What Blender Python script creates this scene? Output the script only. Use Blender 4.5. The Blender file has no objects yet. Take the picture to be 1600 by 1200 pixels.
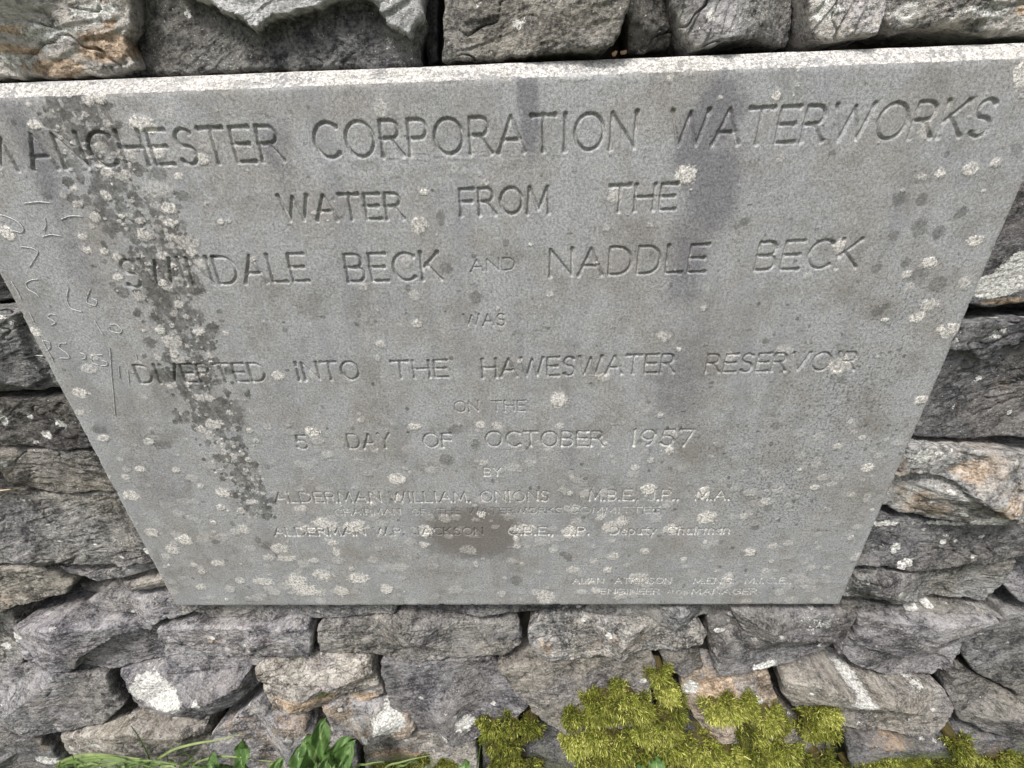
import bpy, math, random
import numpy as np
from mathutils import Matrix, Vector

scene = bpy.context.scene
random.seed(7)
rng = np.random.default_rng(11)

# ------------------------------------------------------------------ camera, light, exposure
D = 0.66                       # metres from lens to the plaque's face
CAM_Z = 1.50
F = 669.57                     # focal length in pixels of a 1600 px wide frame
def _n(v):
    v = np.array(v, float); return v/np.linalg.norm(v)
_down = _n([44.76, -1416.6, -F])
_right = _n([22329.4, 389.05, F]); _right = _n(_right - _down*np.dot(_right, _down))
_up = -_down
_out = np.cross(_right, _up)
RW = np.array([_right, -_out, _up])        # camera axes -> world axes
cam = bpy.data.cameras.new('camera'); cam_ob = bpy.data.objects.new('camera', cam)
scene.collection.objects.link(cam_ob); scene.camera = cam_ob
cam.sensor_width = 36; cam.sensor_fit = 'HORIZONTAL'; cam.lens = 36*F/1600
cam.clip_start = 0.02; cam.clip_end = 400
M4 = Matrix([list(RW[0])+[0], list(RW[1])+[-D], list(RW[2])+[CAM_Z], [0, 0, 0, 1]])
cam_ob.matrix_world = M4

SUN_EL, SUN_AZ = math.radians(60), math.radians(-34)     # azimuth measured from straight out of the wall
world = bpy.data.worlds.new('World'); scene.world = world; world.use_nodes = True
wn = world.node_tree; wn.nodes.clear()
wo = wn.nodes.new('ShaderNodeOutputWorld'); wb = wn.nodes.new('ShaderNodeBackground')
sk = wn.nodes.new('ShaderNodeTexSky'); sk.sky_type = 'NISHITA'; sk.sun_disc = False
sk.sun_elevation = SUN_EL; sk.sun_rotation = math.pi - SUN_AZ
sk.air_density = 1.0; sk.dust_density = 4.0
hs = wn.nodes.new('ShaderNodeHueSaturation'); hs.inputs['Saturation'].default_value = 0.34
wn.links.new(sk.outputs[0], hs.inputs['Color']); wn.links.new(hs.outputs[0], wb.inputs['Color'])
wb.inputs['Strength'].default_value = 0.074
wn.links.new(wb.outputs[0], wo.inputs['Surface'])
sl = bpy.data.lights.new('sun', 'SUN'); sl.energy = 1.5; sl.angle = math.radians(12); sl.color = (1, .97, .93)
so = bpy.data.objects.new('sun', sl); scene.collection.objects.link(so)
sd = Vector((math.sin(SUN_AZ)*math.cos(SUN_EL), -math.cos(SUN_AZ)*math.cos(SUN_EL), math.sin(SUN_EL)))
so.rotation_euler = sd.to_track_quat('Z', 'Y').to_euler(); so.location = (0, -3, 5)
vs = scene.view_settings; vs.view_transform = 'Standard'; vs.look = 'None'; vs.gamma = 1
vs.use_curve_mapping = False; vs.exposure = 1.55

# ------------------------------------------------------------------ measuring the wall
def ray(px, py):
    c = np.array([px-800.0, -(py-600.0), -F]); return RW @ c
def on_y(px, py, Y):
    r = ray(px, py); t = (Y+D)/r[1]; return np.array([r[0]*t, Y, CAM_Z+r[2]*t])
PX0, PX1 = on_y(275, 947, 0)[0], on_y(1312, 945, 0)[0]
PZ0 = CAM_Z-1.30979784*D; CH = 0.021                       # chamfer along the top
PZ1 = CAM_Z+0.20471595*D+0.0035
def face_y(z):                                             # the wall's batter
    return 0.030 - 0.13*max(0.0, PZ0-z) + 0.02*max(0.0, z-PZ1)
def on_wall(px, py, prot=0.):
    Y = 0.03
    for _ in range(12):
        p = on_y(px, py, Y); Y = .5*Y+.5*(face_y(p[2])-prot)
    return p

# ------------------------------------------------------------------ noise
def _hash(a, b, s):
    h = (a*374761393 + b*668265263 + s*1442695041) & 0xffffffff
    h = ((h ^ (h >> 13))*1274126177) & 0xffffffff
    return (h ^ (h >> 16)) & 0xffffffff
def pn(x, y, s=0):
    xi = np.floor(x).astype(np.int64); yi = np.floor(y).astype(np.int64)
    fx = x-xi; fy = y-yi
    u = fx*fx*fx*(fx*(fx*6-15)+10); v = fy*fy*fy*(fy*(fy*6-15)+10)
    def g(i, j):
        a = _hash(xi+i, yi+j, s)*(2*math.pi/4294967296.0)
        return np.cos(a)*(fx-i)+np.sin(a)*(fy-j)
    n0 = g(0, 0)*(1-u)+g(1, 0)*u; n1 = g(0, 1)*(1-u)+g(1, 1)*u
    return (n0*(1-v)+n1*v)*1.5
def fbm(x, y, o=4, s=0, gain=.5):
    r = 0; a = 1; t = 0
    for k in range(o):
        r = r+a*pn(x*2**k, y*2**k, s+k*17); t += a; a *= gain
    return r/t
def sstep(a, b, x):
    t = np.clip((x-a)/(b-a), 0, 1); return t*t*(3-2*t)

# ------------------------------------------------------------------ object helpers
COL = scene.collection
def mesh_from(name, verts, faces, mat, parent=None, loc=(0, 0, 0), smooth=True, attrs=None, flat_loops=None):
    me = bpy.data.meshes.new(name)
    verts = np.asarray(verts, np.float32)
    if isinstance(faces, np.ndarray):
        n, k = faces.shape
        me.vertices.add(len(verts)); me.vertices.foreach_set('co', verts.ravel())
        me.loops.add(n*k); me.loops.foreach_set('vertex_index', faces.astype(np.int32).ravel())
        me.polygons.add(n); me.polygons.foreach_set('loop_start', np.arange(0, n*k, k, dtype=np.int32))
        me.update(calc_edges=True)
    else:
        me.from_pydata(verts.tolist(), [], faces); me.update()
    if attrs:
        for an, (ty, arr) in attrs.items():
            at = me.attributes.new(an, ty, 'POINT')
            key = 'value' if ty == 'FLOAT' else 'color'
            at.data.foreach_set(key, np.asarray(arr, np.float32).ravel())
    me.materials.append(mat)
    me.polygons.foreach_set('use_smooth', [smooth]*len(me.polygons))
    ob = bpy.data.objects.new(name, me); COL.objects.link(ob); ob.location = loc
    if parent: ob.parent = parent
    return ob
def empty(name, loc):
    o = bpy.data.objects.new(name, None); COL.objects.link(o); o.location = loc
    o.empty_display_size = .1; return o
def tag(o, label=None, cat=None, group=None, kind=None):
    for k, v in (('label', label), ('category', cat), ('group', group), ('kind', kind)):
        if v: o[k] = v
    return o

# ------------------------------------------------------------------ materials
class NT:
    def __init__(s, name, rough=.85):
        s.m = bpy.data.materials.new(name); s.m.use_nodes = True; s.t = s.m.node_tree
        s.b = s.t.nodes['Principled BSDF']; s.b.inputs['Roughness'].default_value = rough
        s.b.inputs['Specular IOR Level'].default_value = .3
        s.pos = s.n('ShaderNodeNewGeometry').outputs['Position']
    def n(s, ty, **k):
        nd = s.t.nodes.new(ty)
        for a, b in k.items(): setattr(nd, a, b)
        return nd
    def put(s, sock, v):
        if isinstance(v, bpy.types.NodeSocket): s.t.links.new(v, sock)
        elif isinstance(v, (tuple, list)): sock.default_value = (*v, 1) if len(v) == 3 and sock.type == 'RGBA' else v
        else: sock.default_value = v
    def math(s, op, a, b=0, c=None, clamp=False):
        nd = s.n('ShaderNodeMath', operation=op, use_clamp=clamp)
        s.put(nd.inputs[0], a); s.put(nd.inputs[1], b)
        if c is not None: s.put(nd.inputs[2], c)
        return nd.outputs[0]
    def noise(s, scale, detail=3, rough=.55, vec=None, dist=0):
        nd = s.n('ShaderNodeTexNoise'); s.put(nd.inputs['Vector'], vec if vec is not None else s.pos)
        nd.inputs['Scale'].default_value = scale; nd.inputs['Detail'].default_value = detail
        nd.inputs['Roughness'].default_value = rough; nd.inputs['Distortion'].default_value = dist
        return nd.outputs[0]
    def voro(s, scale, vec=None, feature='F1', out='Distance'):
        nd = s.n('ShaderNodeTexVoronoi', feature=feature); s.put(nd.inputs['Vector'], vec if vec is not None else s.pos)
        nd.inputs['Scale'].default_value = scale; return nd.outputs[out]
    def ss(s, v, a, b, c=0, d=1):
        nd = s.n('ShaderNodeMapRange', interpolation_type='SMOOTHSTEP')
        s.put(nd.inputs[0], v)
        for i, q in enumerate((a, b, c, d)): s.put(nd.inputs[1+i], q)
        return nd.outputs[0]
    def mix(s, f, a, b, blend='MIX'):
        nd = s.n('ShaderNodeMix', data_type='RGBA', blend_type=blend)
        s.put(nd.inputs['Factor'], f); s.put(nd.inputs['A'], a); s.put(nd.inputs['B'], b)
        return nd.outputs['Result']
    def mapv(s, scale, rot=(0, 0, 0)):
        nd = s.n('ShaderNodeMapping'); s.put(nd.inputs['Vector'], s.pos)
        nd.inputs['Scale'].default_value = scale; nd.inputs['Rotation'].default_value = rot
        return nd.outputs[0]
    def attr(s, name, ty='GEOMETRY'):
        nd = s.n('ShaderNodeAttribute', attribute_type=ty); nd.attribute_name = name
        return nd
    def sep(s, c):
        nd = s.n('ShaderNodeSeparateColor'); s.put(nd.inputs[0], c); return nd.outputs
    def bump(s, h, strength, dist, prev=None):
        nd = s.n('ShaderNodeBump'); s.put(nd.inputs['Height'], h)
        nd.inputs['Strength'].default_value = strength; nd.inputs['Distance'].default_value = dist
        if prev is not None: s.put(nd.inputs['Normal'], prev)
        return nd.outputs[0]
    def col(s, v): s.put(s.b.inputs['Base Color'], v)
    def nor(s, v): s.put(s.b.inputs['Normal'], v)

def stone_material():
    t = NT('weathered_wall_stone')
    tone = t.attr('tone', 'OBJECT').outputs['Fac']; warm = t.attr('warm', 'OBJECT').outputs['Fac']
    film = t.attr('film', 'OBJECT').outputs['Fac']
    pa = t.attr('paint'); pr, pg, pb = t.sep(pa.outputs['Color'])[:3]
    n1 = t.noise(9, 6, .62); n2 = t.noise(42, 5, .65, dist=.6); n3 = t.noise(210, 3, .7)
    st = t.noise(26, 5, .62, vec=t.mapv((1, 1, 4.5), (0, .22, 0)), dist=.4)
    st2 = t.noise(120, 3, .7, vec=t.mapv((.6, .6, 3.5), (0, -.3, 0)))
    v = t.math('ADD', t.math('MULTIPLY', n1, .5), t.math('MULTIPLY', n2, .5))
    v = t.math('ADD', v, t.math('MULTIPLY', st, .15)); v = t.math('ADD', v, t.math('MULTIPLY', n3, .5))
    v = t.math('ADD', v, t.math('MULTIPLY', st2, .12))
    g = t.ss(v, .72, 1.04)
    base = t.mix(g, (.032, .033, .036), (.33, .325, .315))
    base = t.mix(t.ss(t.noise(5, 3), .42, .64, 0, .55), base, t.mix(g, (.03, .027, .022), (.25, .225, .18)))
    cast = t.attr('cast', 'OBJECT').outputs['Fac']      # cool grey, mauve or tan stone
    base = t.mix(t.ss(cast, .1, .9, 0, .55), base, t.mix(g, (.05, .042, .032), (.34, .295, .235)))
    base = t.mix(t.ss(cast, -.1, -.9, 0, .36), base, t.mix(g, (.042, .038, .05), (.33, .305, .345)))
    base = t.mix(t.ss(t.noise(7, 2), .5, .68, 0, .35), base, t.mix(g, (.03, .028, .036), (.25, .235, .27)))
    # pale crust film
    fm = t.ss(t.math('ADD', t.math('ADD', t.noise(30, 6, .7), t.math('MULTIPLY', n3, .35)), t.math('MULTIPLY', film, .5)), .84, 1.05)
    base = t.mix(t.math('MULTIPLY', fm, .75), base, t.mix(n3, (.27, .25, .23), (.6, .56, .51)))
    # rust and brown
    wm = t.ss(t.math('ADD', t.noise(14, 5, .65), t.math('MULTIPLY', warm, .42)), .66, .84)
    base = t.mix(t.math('MULTIPLY', wm, .7), base, t.mix(g, (.07, .05, .034), (.38, .29, .20)))
    wg = t.ss(t.math('ADD', pg, t.math('MULTIPLY', t.math('SUBTRACT', t.noise(60, 4, .7), .5), 1.3)), .28, .55)
    base = t.mix(wg, base, t.mix(t.ss(v, .72, 1.04), (.10, .068, .046), (.52, .40, .29)))
    base = t.mix(t.ss(t.noise(19, 6, .75), .55, .66, 0, .6), base, t.mix(g, (.015, .015, .016), (.12, .115, .11)))
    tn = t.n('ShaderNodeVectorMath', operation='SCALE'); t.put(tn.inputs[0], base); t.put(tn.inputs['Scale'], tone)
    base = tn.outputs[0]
    # pale weathered rind beside fresh dark breaks
    pl = t.ss(t.math('ADD', pa.outputs['Alpha'], t.math('MULTIPLY', t.math('SUBTRACT', n2, .5), .5)), .3, .7)
    base = t.mix(pl, base, t.mix(g, (.22, .22, .22), (.58, .57, .56)))
    # green algae
    base = t.mix(t.ss(t.math('ADD', pb, t.math('MULTIPLY', t.math('SUBTRACT', n2, .5), 1.2)), .3, .7, 0, .8), base, (.085, .10, .03))
    # white crust lichens at their places, then scattered ones
    ed = t.math('MULTIPLY', t.math('SUBTRACT', t.noise(80, 6, .8), .5), 2.0)
    lf = t.ss(t.math('ADD', pr, ed), .3, .42)
    lcol = t.mix(t.ss(t.noise(190, 4, .85), .36, .6), (.24, .235, .21), (.70, .69, .66))
    base = t.mix(lf, base, lcol)
    sv = t.n('ShaderNodeTexVoronoi'); t.put(sv.inputs['Vector'], t.pos); sv.inputs['Scale'].default_value = 42
    cs = t.sep(sv.outputs['Color'])
    r = t.math('MULTIPLY', t.math('SUBTRACT', cs[0], .86), 2.2)
    sp = t.math('SUBTRACT', r, t.math('ADD', sv.outputs['Distance'], t.math('MULTIPLY', t.math('SUBTRACT', t.noise(170, 3, .75), .5), .9)))
    base = t.mix(t.ss(sp, 0, .05, 0, .85), base, lcol)
    base = t.mix(t.ss(t.math('ADD', t.noise(330, 2, .6), t.math('MULTIPLY', n1, .25)), .80, .86, 0, .8), base, (.6, .58, .54))
    t.col(base)
    h = t.math('ADD', t.math('MULTIPLY', st, .5), t.math('MULTIPLY', n2, .6))
    b1 = t.bump(h, .6, .006)
    b1 = t.bump(t.noise(95, 5, .75), .8, .006, b1)
    b2 = t.bump(t.math('ADD', t.math('ADD', n3, t.math('MULTIPLY', st2, .35)), t.math('MULTIPLY', lf, .5)), .8, .0035, b1)
    t.nor(t.bump(t.noise(620, 2, .7), .5, .001, b2))
    t.b.inputs['Roughness'].default_value = .8
    return t.m

def plaque_material():
    t = NT('dressed_slate', .62)
    A = t.attr('crust'); B = t.attr('stain'); a = t.sep(A.outputs['Color']); b = t.sep(B.outputs['Color'])
    grain = t.noise(260, 3, .8); grain2 = t.noise(620, 2, .8); blot = t.noise(9, 6, .7); mid = t.noise(38, 5, .65)
    vst = t.noise(16, 4, .6, vec=t.mapv((1, 1, .18)))
    v = t.math('ADD', t.math('MULTIPLY', grain, .55), t.math('MULTIPLY', grain2, .35))
    base = t.mix(t.ss(v, .33, .57), (.158, .160, .163), (.37, .373, .378))
    base = t.mix(t.ss(blot, .43, .62, 0, .8), base, t.mix(t.ss(v, .33, .57), (.137, .130, .121), (.305, .292, .272)))
    base = t.mix(t.ss(vst, .48, .7, 0, .4), base, (.15, .154, .165))
    base = t.mix(t.ss(mid, .56, .74, 0, .4), base, (.13, .128, .12))
    base = t.mix(t.ss(t.noise(90, 4, .7), .56, .72, 0, .35), base, (.30, .29, .27))
    base = t.mix(t.ss(t.noise(3.5, 5, .7), .5, .68, 0, .45), base, t.mix(t.ss(v, .33, .57), (.115, .12, .127), (.29, .30, .312)))
    base = t.mix(t.ss(t.noise(13, 7, .8), .50, .63, 0, .65), base, t.mix(t.ss(v, .33, .57), (.10, .097, .09), (.23, .222, .205)))
    base = t.mix(t.ss(t.noise(22, 7, .82), .53, .65, 0, .65), base, t.mix(t.ss(v, .33, .57), (.20, .198, .19), (.40, .395, .375)))
    # water stain
    base = t.mix(t.ss(t.math('ADD', b[0], t.math('MULTIPLY', t.math('SUBTRACT', t.noise(34, 7, .85), .5), 1.5)), .05, .75, 0, .82), base, t.mix(t.ss(v, .33, .57), (.07, .068, .076), (.18, .177, .188)))
    # brown cast
    base = t.mix(t.math('MULTIPLY', t.ss(t.math('ADD', b[1], t.math('MULTIPLY', t.math('SUBTRACT', mid, .5), .8)), .2, .9), .55), base, t.mix(grain, (.095, .083, .065), (.18, .16, .13)))
    # fine dark pitting
    pit = t.ss(t.math('ADD', t.noise(230, 3, .6), t.math('MULTIPLY', b[2], .13)), .635, .70, 0, .6)
    base = t.mix(pit, base, (.05, .052, .05))
    # black lichens
    e1 = t.math('MULTIPLY', t.math('SUBTRACT', t.noise(100, 6, .82), .5), 3.4)
    df = t.ss(t.math('ADD', a[1], e1), .34, .48)
    df = t.math('MULTIPLY', df, A.outputs['Alpha'])
    base = t.mix(t.math('MULTIPLY', df, t.ss(t.noise(48, 5, .75), .34, .58, .42, .95)), base, t.mix(t.ss(v, .3, .6), (.03, .03, .028), (.10, .096, .088)))
    # pale crust lichens; blue channel = how strong each one is
    e2 = t.math('ADD', t.math('MULTIPLY', t.math('SUBTRACT', t.noise(190, 5, .8), .5), 2.3), t.math('MULTIPLY', t.math('SUBTRACT', t.noise(75, 2, .6), .5), 1.5))
    lf = t.ss(t.math('ADD', a[0], e2), .32, .45)
    crk = t.ss(t.voro(330, feature='DISTANCE_TO_EDGE'), .02, .16, .62, 1)
    lc = t.mix(t.ss(t.noise(240, 3, .8), .36, .62), (.27, .26, .24), (.74, .71, .67))
    lc = t.mix(1.0, lc, crk, 'MULTIPLY')
    base = t.mix(t.math('MULTIPLY', lf, t.ss(a[2], 0, 1.25, .1, 1)), base, lc)
    # white paint and lichen left in letters, plus light painted on lower groove walls
    base = t.mix(t.math('MULTIPLY', b[2], 0), base, base)
    pf = t.ss(t.math('ADD', t.attr('letter_paint_lip_light').outputs['Fac'], t.math('MULTIPLY', t.math('SUBTRACT', t.noise(110, 3, .7), .5), 1.1)), .22, .5)
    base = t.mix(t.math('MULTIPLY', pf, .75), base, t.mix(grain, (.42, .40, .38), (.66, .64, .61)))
    t.col(base)
    b1 = t.bump(t.math('ADD', grain, t.math('MULTIPLY', grain2, .5)), .55, .0012)
    b2 = t.bump(t.math('ADD', t.math('MULTIPLY', lf, t.noise(300, 3, .8)), t.math('MULTIPLY', df, .25)), .6, .0016, b1)
    t.nor(t.bump(t.noise(45, 4, .6), .4, .002, b2))
    t.put(t.b.inputs['Roughness'], t.ss(lf, 0, 1, .6, .9))
    return t.m

def simple(name, c0, c1, scale, rough=.8, bump=.3, dist=.003, sss=0):
    t = NT(name, rough); n = t.noise(scale, 4, .65)
    t.col(t.mix(t.ss(n, .35, .65), c0, c1)); t.nor(t.bump(n, bump, dist)); return t.m

def green_material(name, dark, mid, tip, rough=.55, trans=.25):
    t = NT(name, rough)
    f = t.attr('shade'); c = t.sep(f.outputs['Color'])
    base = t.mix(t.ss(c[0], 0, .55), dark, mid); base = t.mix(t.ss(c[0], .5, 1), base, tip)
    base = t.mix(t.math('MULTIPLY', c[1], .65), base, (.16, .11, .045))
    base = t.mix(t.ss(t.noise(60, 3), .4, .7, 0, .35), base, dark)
    t.col(base)
    tr = t.n('ShaderNodeBsdfTranslucent'); t.put(tr.inputs['Color'], base)
    mx = t.n('ShaderNodeMixShader'); mx.inputs[0].default_value = trans
    out = t.t.nodes['Material Output']
    t.t.links.new(t.b.outputs[0], mx.inputs[1]); t.t.links.new(tr.outputs[0], mx.inputs[2]); t.t.links.new(mx.outputs[0], out.inputs['Surface'])
    return t.m

M_STONE = stone_material(); M_SLATE = plaque_material()
M_CORE = simple('dark_rubble_and_soil', (.012, .011, .010), (.05, .045, .038), 40)
M_GROUND = simple('turf_ground', (.03, .04, .015), (.09, .10, .04), 8)
M_MOSS = green_material('moss', (.045, .05, .010), (.30, .34, .045), (.85, .82, .28), .7, .4)
M_LEAF = green_material('broad_leaf_green', (.03, .065, .018), (.09, .17, .042), (.30, .42, .17), .5, .3)
M_GRASS = green_material('grass_green', (.04, .07, .02), (.12, .19, .05), (.34, .40, .18), .5, .3)
M_STRAW = simple('dry_straw', (.45, .36, .24), (.72, .62, .45), 60)
M_DEAD = simple('dead_leaf_brown', (.20, .12, .07), (.45, .30, .19), 90)
M_SCR = simple('scratched_slate_dust', (.38, .385, .385), (.58, .58, .575), 400)

# ------------------------------------------------------------------ ground
g = mesh_from('ground', [(-150, -150, 0), (150, -150, 0), (150, 150, 0), (-150, 150, 0)], [(0, 1, 2, 3)], M_GROUND, smooth=False)
tag(g, kind='structure')

# ------------------------------------------------------------------ the wall
WALL = empty('dry_stone_wall', (0, .1, 0))
tag(WALL, 'dry stone wall of rough grey stones with pale lichen around the inscribed slab', 'wall')

def resample(P, n):
    Q = np.vstack([P, P[:1]]); seg = np.linalg.norm(np.diff(Q, axis=0), axis=1)
    s = np.concatenate([[0], np.cumsum(seg)]); t = np.linspace(0, s[-1], n, endpoint=False)
    return np.stack([np.interp(t, s, Q[:, 0]), np.interp(t, s, Q[:, 1])], 1)
def inside(P, x, z):
    r = np.zeros(x.shape, bool); n = len(P)
    for i in range(n):
        x0, z0 = P[i]; x1, z1 = P[(i+1) % n]
        if z0 == z1: continue
        c = ((z0 > z) != (z1 > z)) & (x < (x1-x0)*(z-z0)/(z1-z0)+x0); r ^= c
    return r
def poly_dist(P, x, z):
    d = np.full(x.shape, 1e9); n = len(P)
    for i in range(n):
        a = P[i]; b = P[(i+1) % n]; ab = b-a; L = ab@ab+1e-12
        t = np.clip(((x-a[0])*ab[0]+(z-a[1])*ab[1])/L, 0, 1)
        d = np.minimum(d, np.hypot(x-a[0]-t*ab[0], z-a[1]-t*ab[1]))
    return d

def to_plane(pts, prot=0.): return np.array([on_wall(*p, prot)[[0, 2]] for p in pts])
SC = [0]
def stone(P, prot=0., tone=1., warm=0., film=0., rust=(), lich=(), algae=(), ledges=(), nt=300, nr=46, seed=None,
          rough=1., strata=None, edge=None, facet=1., depth=.16, cast=None):
    """P: outline in the wall plane (x, z).  prot: how far it stands proud."""
    SC[0] += 1; s = seed if seed is not None else 100*SC[0]
    r = random.Random(s)
    P = np.asarray(P, float)
    area = .5*abs(np.sum(P[:, 0]*np.roll(P[:, 1], -1)-P[:, 1]*np.roll(P[:, 0], -1))); size = math.sqrt(area)
    B = resample(P, nt)
    for _ in range(max(2, int(nt*.012))): B = .25*np.roll(B, 1, 0)+.5*B+.25*np.roll(B, -1, 0)
    c = B.mean(0); T = np.roll(B, -1, 0)-np.roll(B, 1, 0); T /= np.linalg.norm(T, axis=1)[:, None]+1e-9
    N = np.stack([T[:, 1], -T[:, 0]], 1)
    if np.sum((B-c)*N) < 0: N = -N
    wob = fbm(B[:, 0]*28+s, B[:, 1]*28, 4, s, .6)*min(.010, .07*size)
    B = B+N*(wob[:, None]*.7-.0012)
    c = B.mean(0)
    tt = 1-(1-np.linspace(0, 1, nr))**1.35
    G = c[None, None]+tt[:, None, None]*(B-c)[None]             # nr x nt x 2
    X = G[..., 0].ravel(); Z = G[..., 1].ravel()
    e = np.full(X.shape, 1e9)
    for k in range(0, nt, 60):
        bb = B[k:k+60]
        dd = (X[:, None]-bb[None, :, 0])**2+(Z[:, None]-bb[None, :, 1])**2
        e = np.minimum(e, dd.min(1))
    e = np.sqrt(e); e[-nt:] = 0
    # chiselled facets: a few broken planes, some proud, some hollow
    u = (X-c[0]); w = (Z-c[1])
    wx = u+.004*fbm(X*20, Z*20, 3, s+5); wz = w+.004*fbm(X*20+9, Z*20, 3, s+6)
    h = np.full(X.shape, .012); ext = B.max(0)-B.min(0)
    for k in range(6):
        a = r.uniform(0, 2*math.pi); sl_ = r.uniform(.18, .85)*facet
        cx_ = r.uniform(-.3, .3)*ext[0]; cz_ = r.uniform(-.3, .3)*ext[1]
        h = np.minimum(h, .010+r.uniform(-.004, .006)-sl_*((wx-cx_)*math.cos(a)+(wz-cz_)*math.sin(a)))
    h2 = np.full(X.shape, -.012)
    for k in range(4):
        a = r.uniform(0, 2*math.pi); sl_ = r.uniform(.08, .35)*facet
        cx_ = r.uniform(-.45, .45)*ext[0]; cz_ = r.uniform(-.45, .45)*ext[1]
        h2 = np.maximum(h2, -.010+sl_*((wx-cx_)*math.cos(a)+(wz-cz_)*math.sin(a)))
    h = np.maximum(h, -.045)+.6*np.minimum(h2, .03)
    h -= np.median(h)
    h = np.where(h < 0, h*.75, h*.9)
    pale = np.zeros(X.shape)
    for LP, dh, *pl_ in ledges:
        LPp = to_plane(LP, prot); dd = poly_dist(LPp, wx+c[0], wz+c[1]); ins = inside(LPp, wx+c[0], wz+c[1])
        sd_ = np.where(ins, dd, -dd); lm = sstep(-.0012, .0025, sd_+.009*fbm(X*38, Z*38, 4, s, .65)); h += dh*lm
        if pl_: pale = np.maximum(pale, pl_[0]*lm)
    # flaky strata
    a = strata if strata is not None else r.uniform(-.5, .5)
    su = u*math.cos(a)+w*math.sin(a); sv = -u*math.sin(a)+w*math.cos(a)
    q = sv/r.uniform(.016, .028)+1.3*fbm(su*9, sv*20, 3, s+21); fr = q-np.floor(q)
    st = (sstep(0, .22, fr)-fr)
    msk = sstep(-.15, .35, fbm(X*11, Z*11, 2, s+31))
    h += .0036*rough*st*msk
    rd = 1-np.abs(fbm(su*22, sv*75, 4, s+41, .6))*2.2
    h += .0016*rough*(rd-.6)
    h += rough*(.004*fbm(X*13, Z*13, 3, s+51)+.0038*fbm(X*45, Z*45, 4, s+61, .65))
    # broken step lines
    cr = np.abs(fbm(X*9+3, Z*14, 3, s+71)); h -= .006*rough*(1-sstep(0, .035, cr))*msk
    ew = edge if edge is not None else r.uniform(.003, .007)
    e = e*(1+.7*fbm(X*35, Z*35, 2, s+91)); e[-nt:] = 0
    ew = min(ew, .32*size); A_ = ew*1.25
    tq = np.clip(1-e/ew, 0, 1); h -= A_*(1-np.sqrt(np.clip(1-tq**2.2, 0, 1)))
    fy = np.array([.030]*1)[0]-.13*np.maximum(0, PZ0-Z)+.02*np.maximum(0, Z-PZ1)
    Y = fy-prot-h
    behind = (X > PX0-.004) & (X < PX1+.004) & (Z > PZ0-.004) & (Z < PZ1+.004)
    Y = np.where(behind, np.maximum(Y, .014), Y)
    V = np.stack([X, Y, Z], 1)
    # sides running back into the wall
    ns = 7; Bs = V[-nt:]
    rings = [V]
    for k in range(1, ns+1):
        f = k/ns; q_ = Bs.copy()
        q_[:, 1] = Bs[:, 1]+(depth-Bs[:, 1]*.0)*f**1.3
        sh = 1-.10*f; q_[:, 0] = c[0]+(Bs[:, 0]-c[0])*sh; q_[:, 2] = c[1]+(Bs[:, 2]-c[1])*sh
        nz = fbm(q_[:, 0]*30+f*5, q_[:, 2]*30+f*9, 3, s+81)*.004
        q_[:, 0] += N[:, 0]*nz; q_[:, 2] += N[:, 1]*nz
        rings.append(q_)
    V = np.vstack(rings); nrow = nr+ns
    i = np.arange(nrow-1)[:, None]*nt; j = np.arange(nt)[None]; j2 = (j+1) % nt
    Fq = np.stack([i+j, i+j2, i+nt+j2, i+nt+j], -1).reshape(-1, 4)
    # paint masks (marks that belong to the stone)
    XX = V[:, 0]; ZZ = V[:, 2]
    def field(spots):
        m = np.zeros(len(V))
        for sp in spots:
            px, py, rx, ry = sp[:4]; k = sp[4] if len(sp) > 4 else 1.
            p0 = on_wall(px, py, prot); pr_ = on_wall(px+rx, py, prot); pu = on_wall(px, py-ry, prot)
            ax = abs(pr_[0]-p0[0])+1e-6; az = abs(pu[2]-p0[2])+1e-6
            d = np.hypot((XX-p0[0])/ax, (ZZ-p0[2])/az); m = np.maximum(m, np.clip(1.35-d, 0, 1)*k)
        return m
    paint = np.stack([field(lich), field(rust), field(algae), np.concatenate([pale, np.tile(pale[-nt:], ns)])], 1)
    # orientation of the faces: out of the wall
    if np.sum((B[:, 0]-c[0])*np.roll(B[:, 1]-c[1], -1)-(B[:, 1]-c[1])*np.roll(B[:, 0]-c[0], -1)) < 0: Fq = Fq[:, ::-1]
    org = np.array([c[0], fy[len(fy)//2] if hasattr(fy, '__len__') else fy, c[1]])
    ob = mesh_from('stone', V-org, Fq, M_STONE, WALL, tuple(org-np.array([0, .1, 0])), attrs={'paint': ('FLOAT_COLOR', paint)})
    ob['cast'] = r.uniform(-1, 1) if cast is None else cast
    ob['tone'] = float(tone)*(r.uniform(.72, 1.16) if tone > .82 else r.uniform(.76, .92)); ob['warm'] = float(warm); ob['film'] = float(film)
    return ob

def S(pts, **k): return stone(to_plane(pts, k.get('prot', 0.)), **k)

# --- course above the slab
S([(-90, -90), (185, -90), (192, 30), (183, 60), (198, 100), (150, 117), (60, 122), (-90, 127)], prot=.012, tone=1.2, film=.75, warm=.1,
  rust=[(80, 105, 45, 16), (150, 70, 50, 30, .9), (150, 15, 14, 30), (40, 50, 24, 8), (20, 80, 40, 8)], lich=[(70, 50, 45, 22, .6), (135, 15, 40, 20, .7), (20, 95, 30, 14, .5)])
S([(196, -90), (672, -90), (668, 40), (655, 70), (664, 104), (560, 113), (250, 116), (190, 110), (186, 62), (200, 30)], prot=.0, tone=.62, strata=.5, facet=.4, cast=0.,
  ledges=[([(250, -120), (700, -120), (668, 30), (645, 68), (612, 50), (590, 15), (560, 3), (505, 18), (430, 45), (425, 60), (395, 45), (330, 12), (270, -14)], .022, .9)], nr=60, nt=420,
  lich=[(470, 0, 80, 8, .32), (620, 20, 30, 22, .36)])
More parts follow.
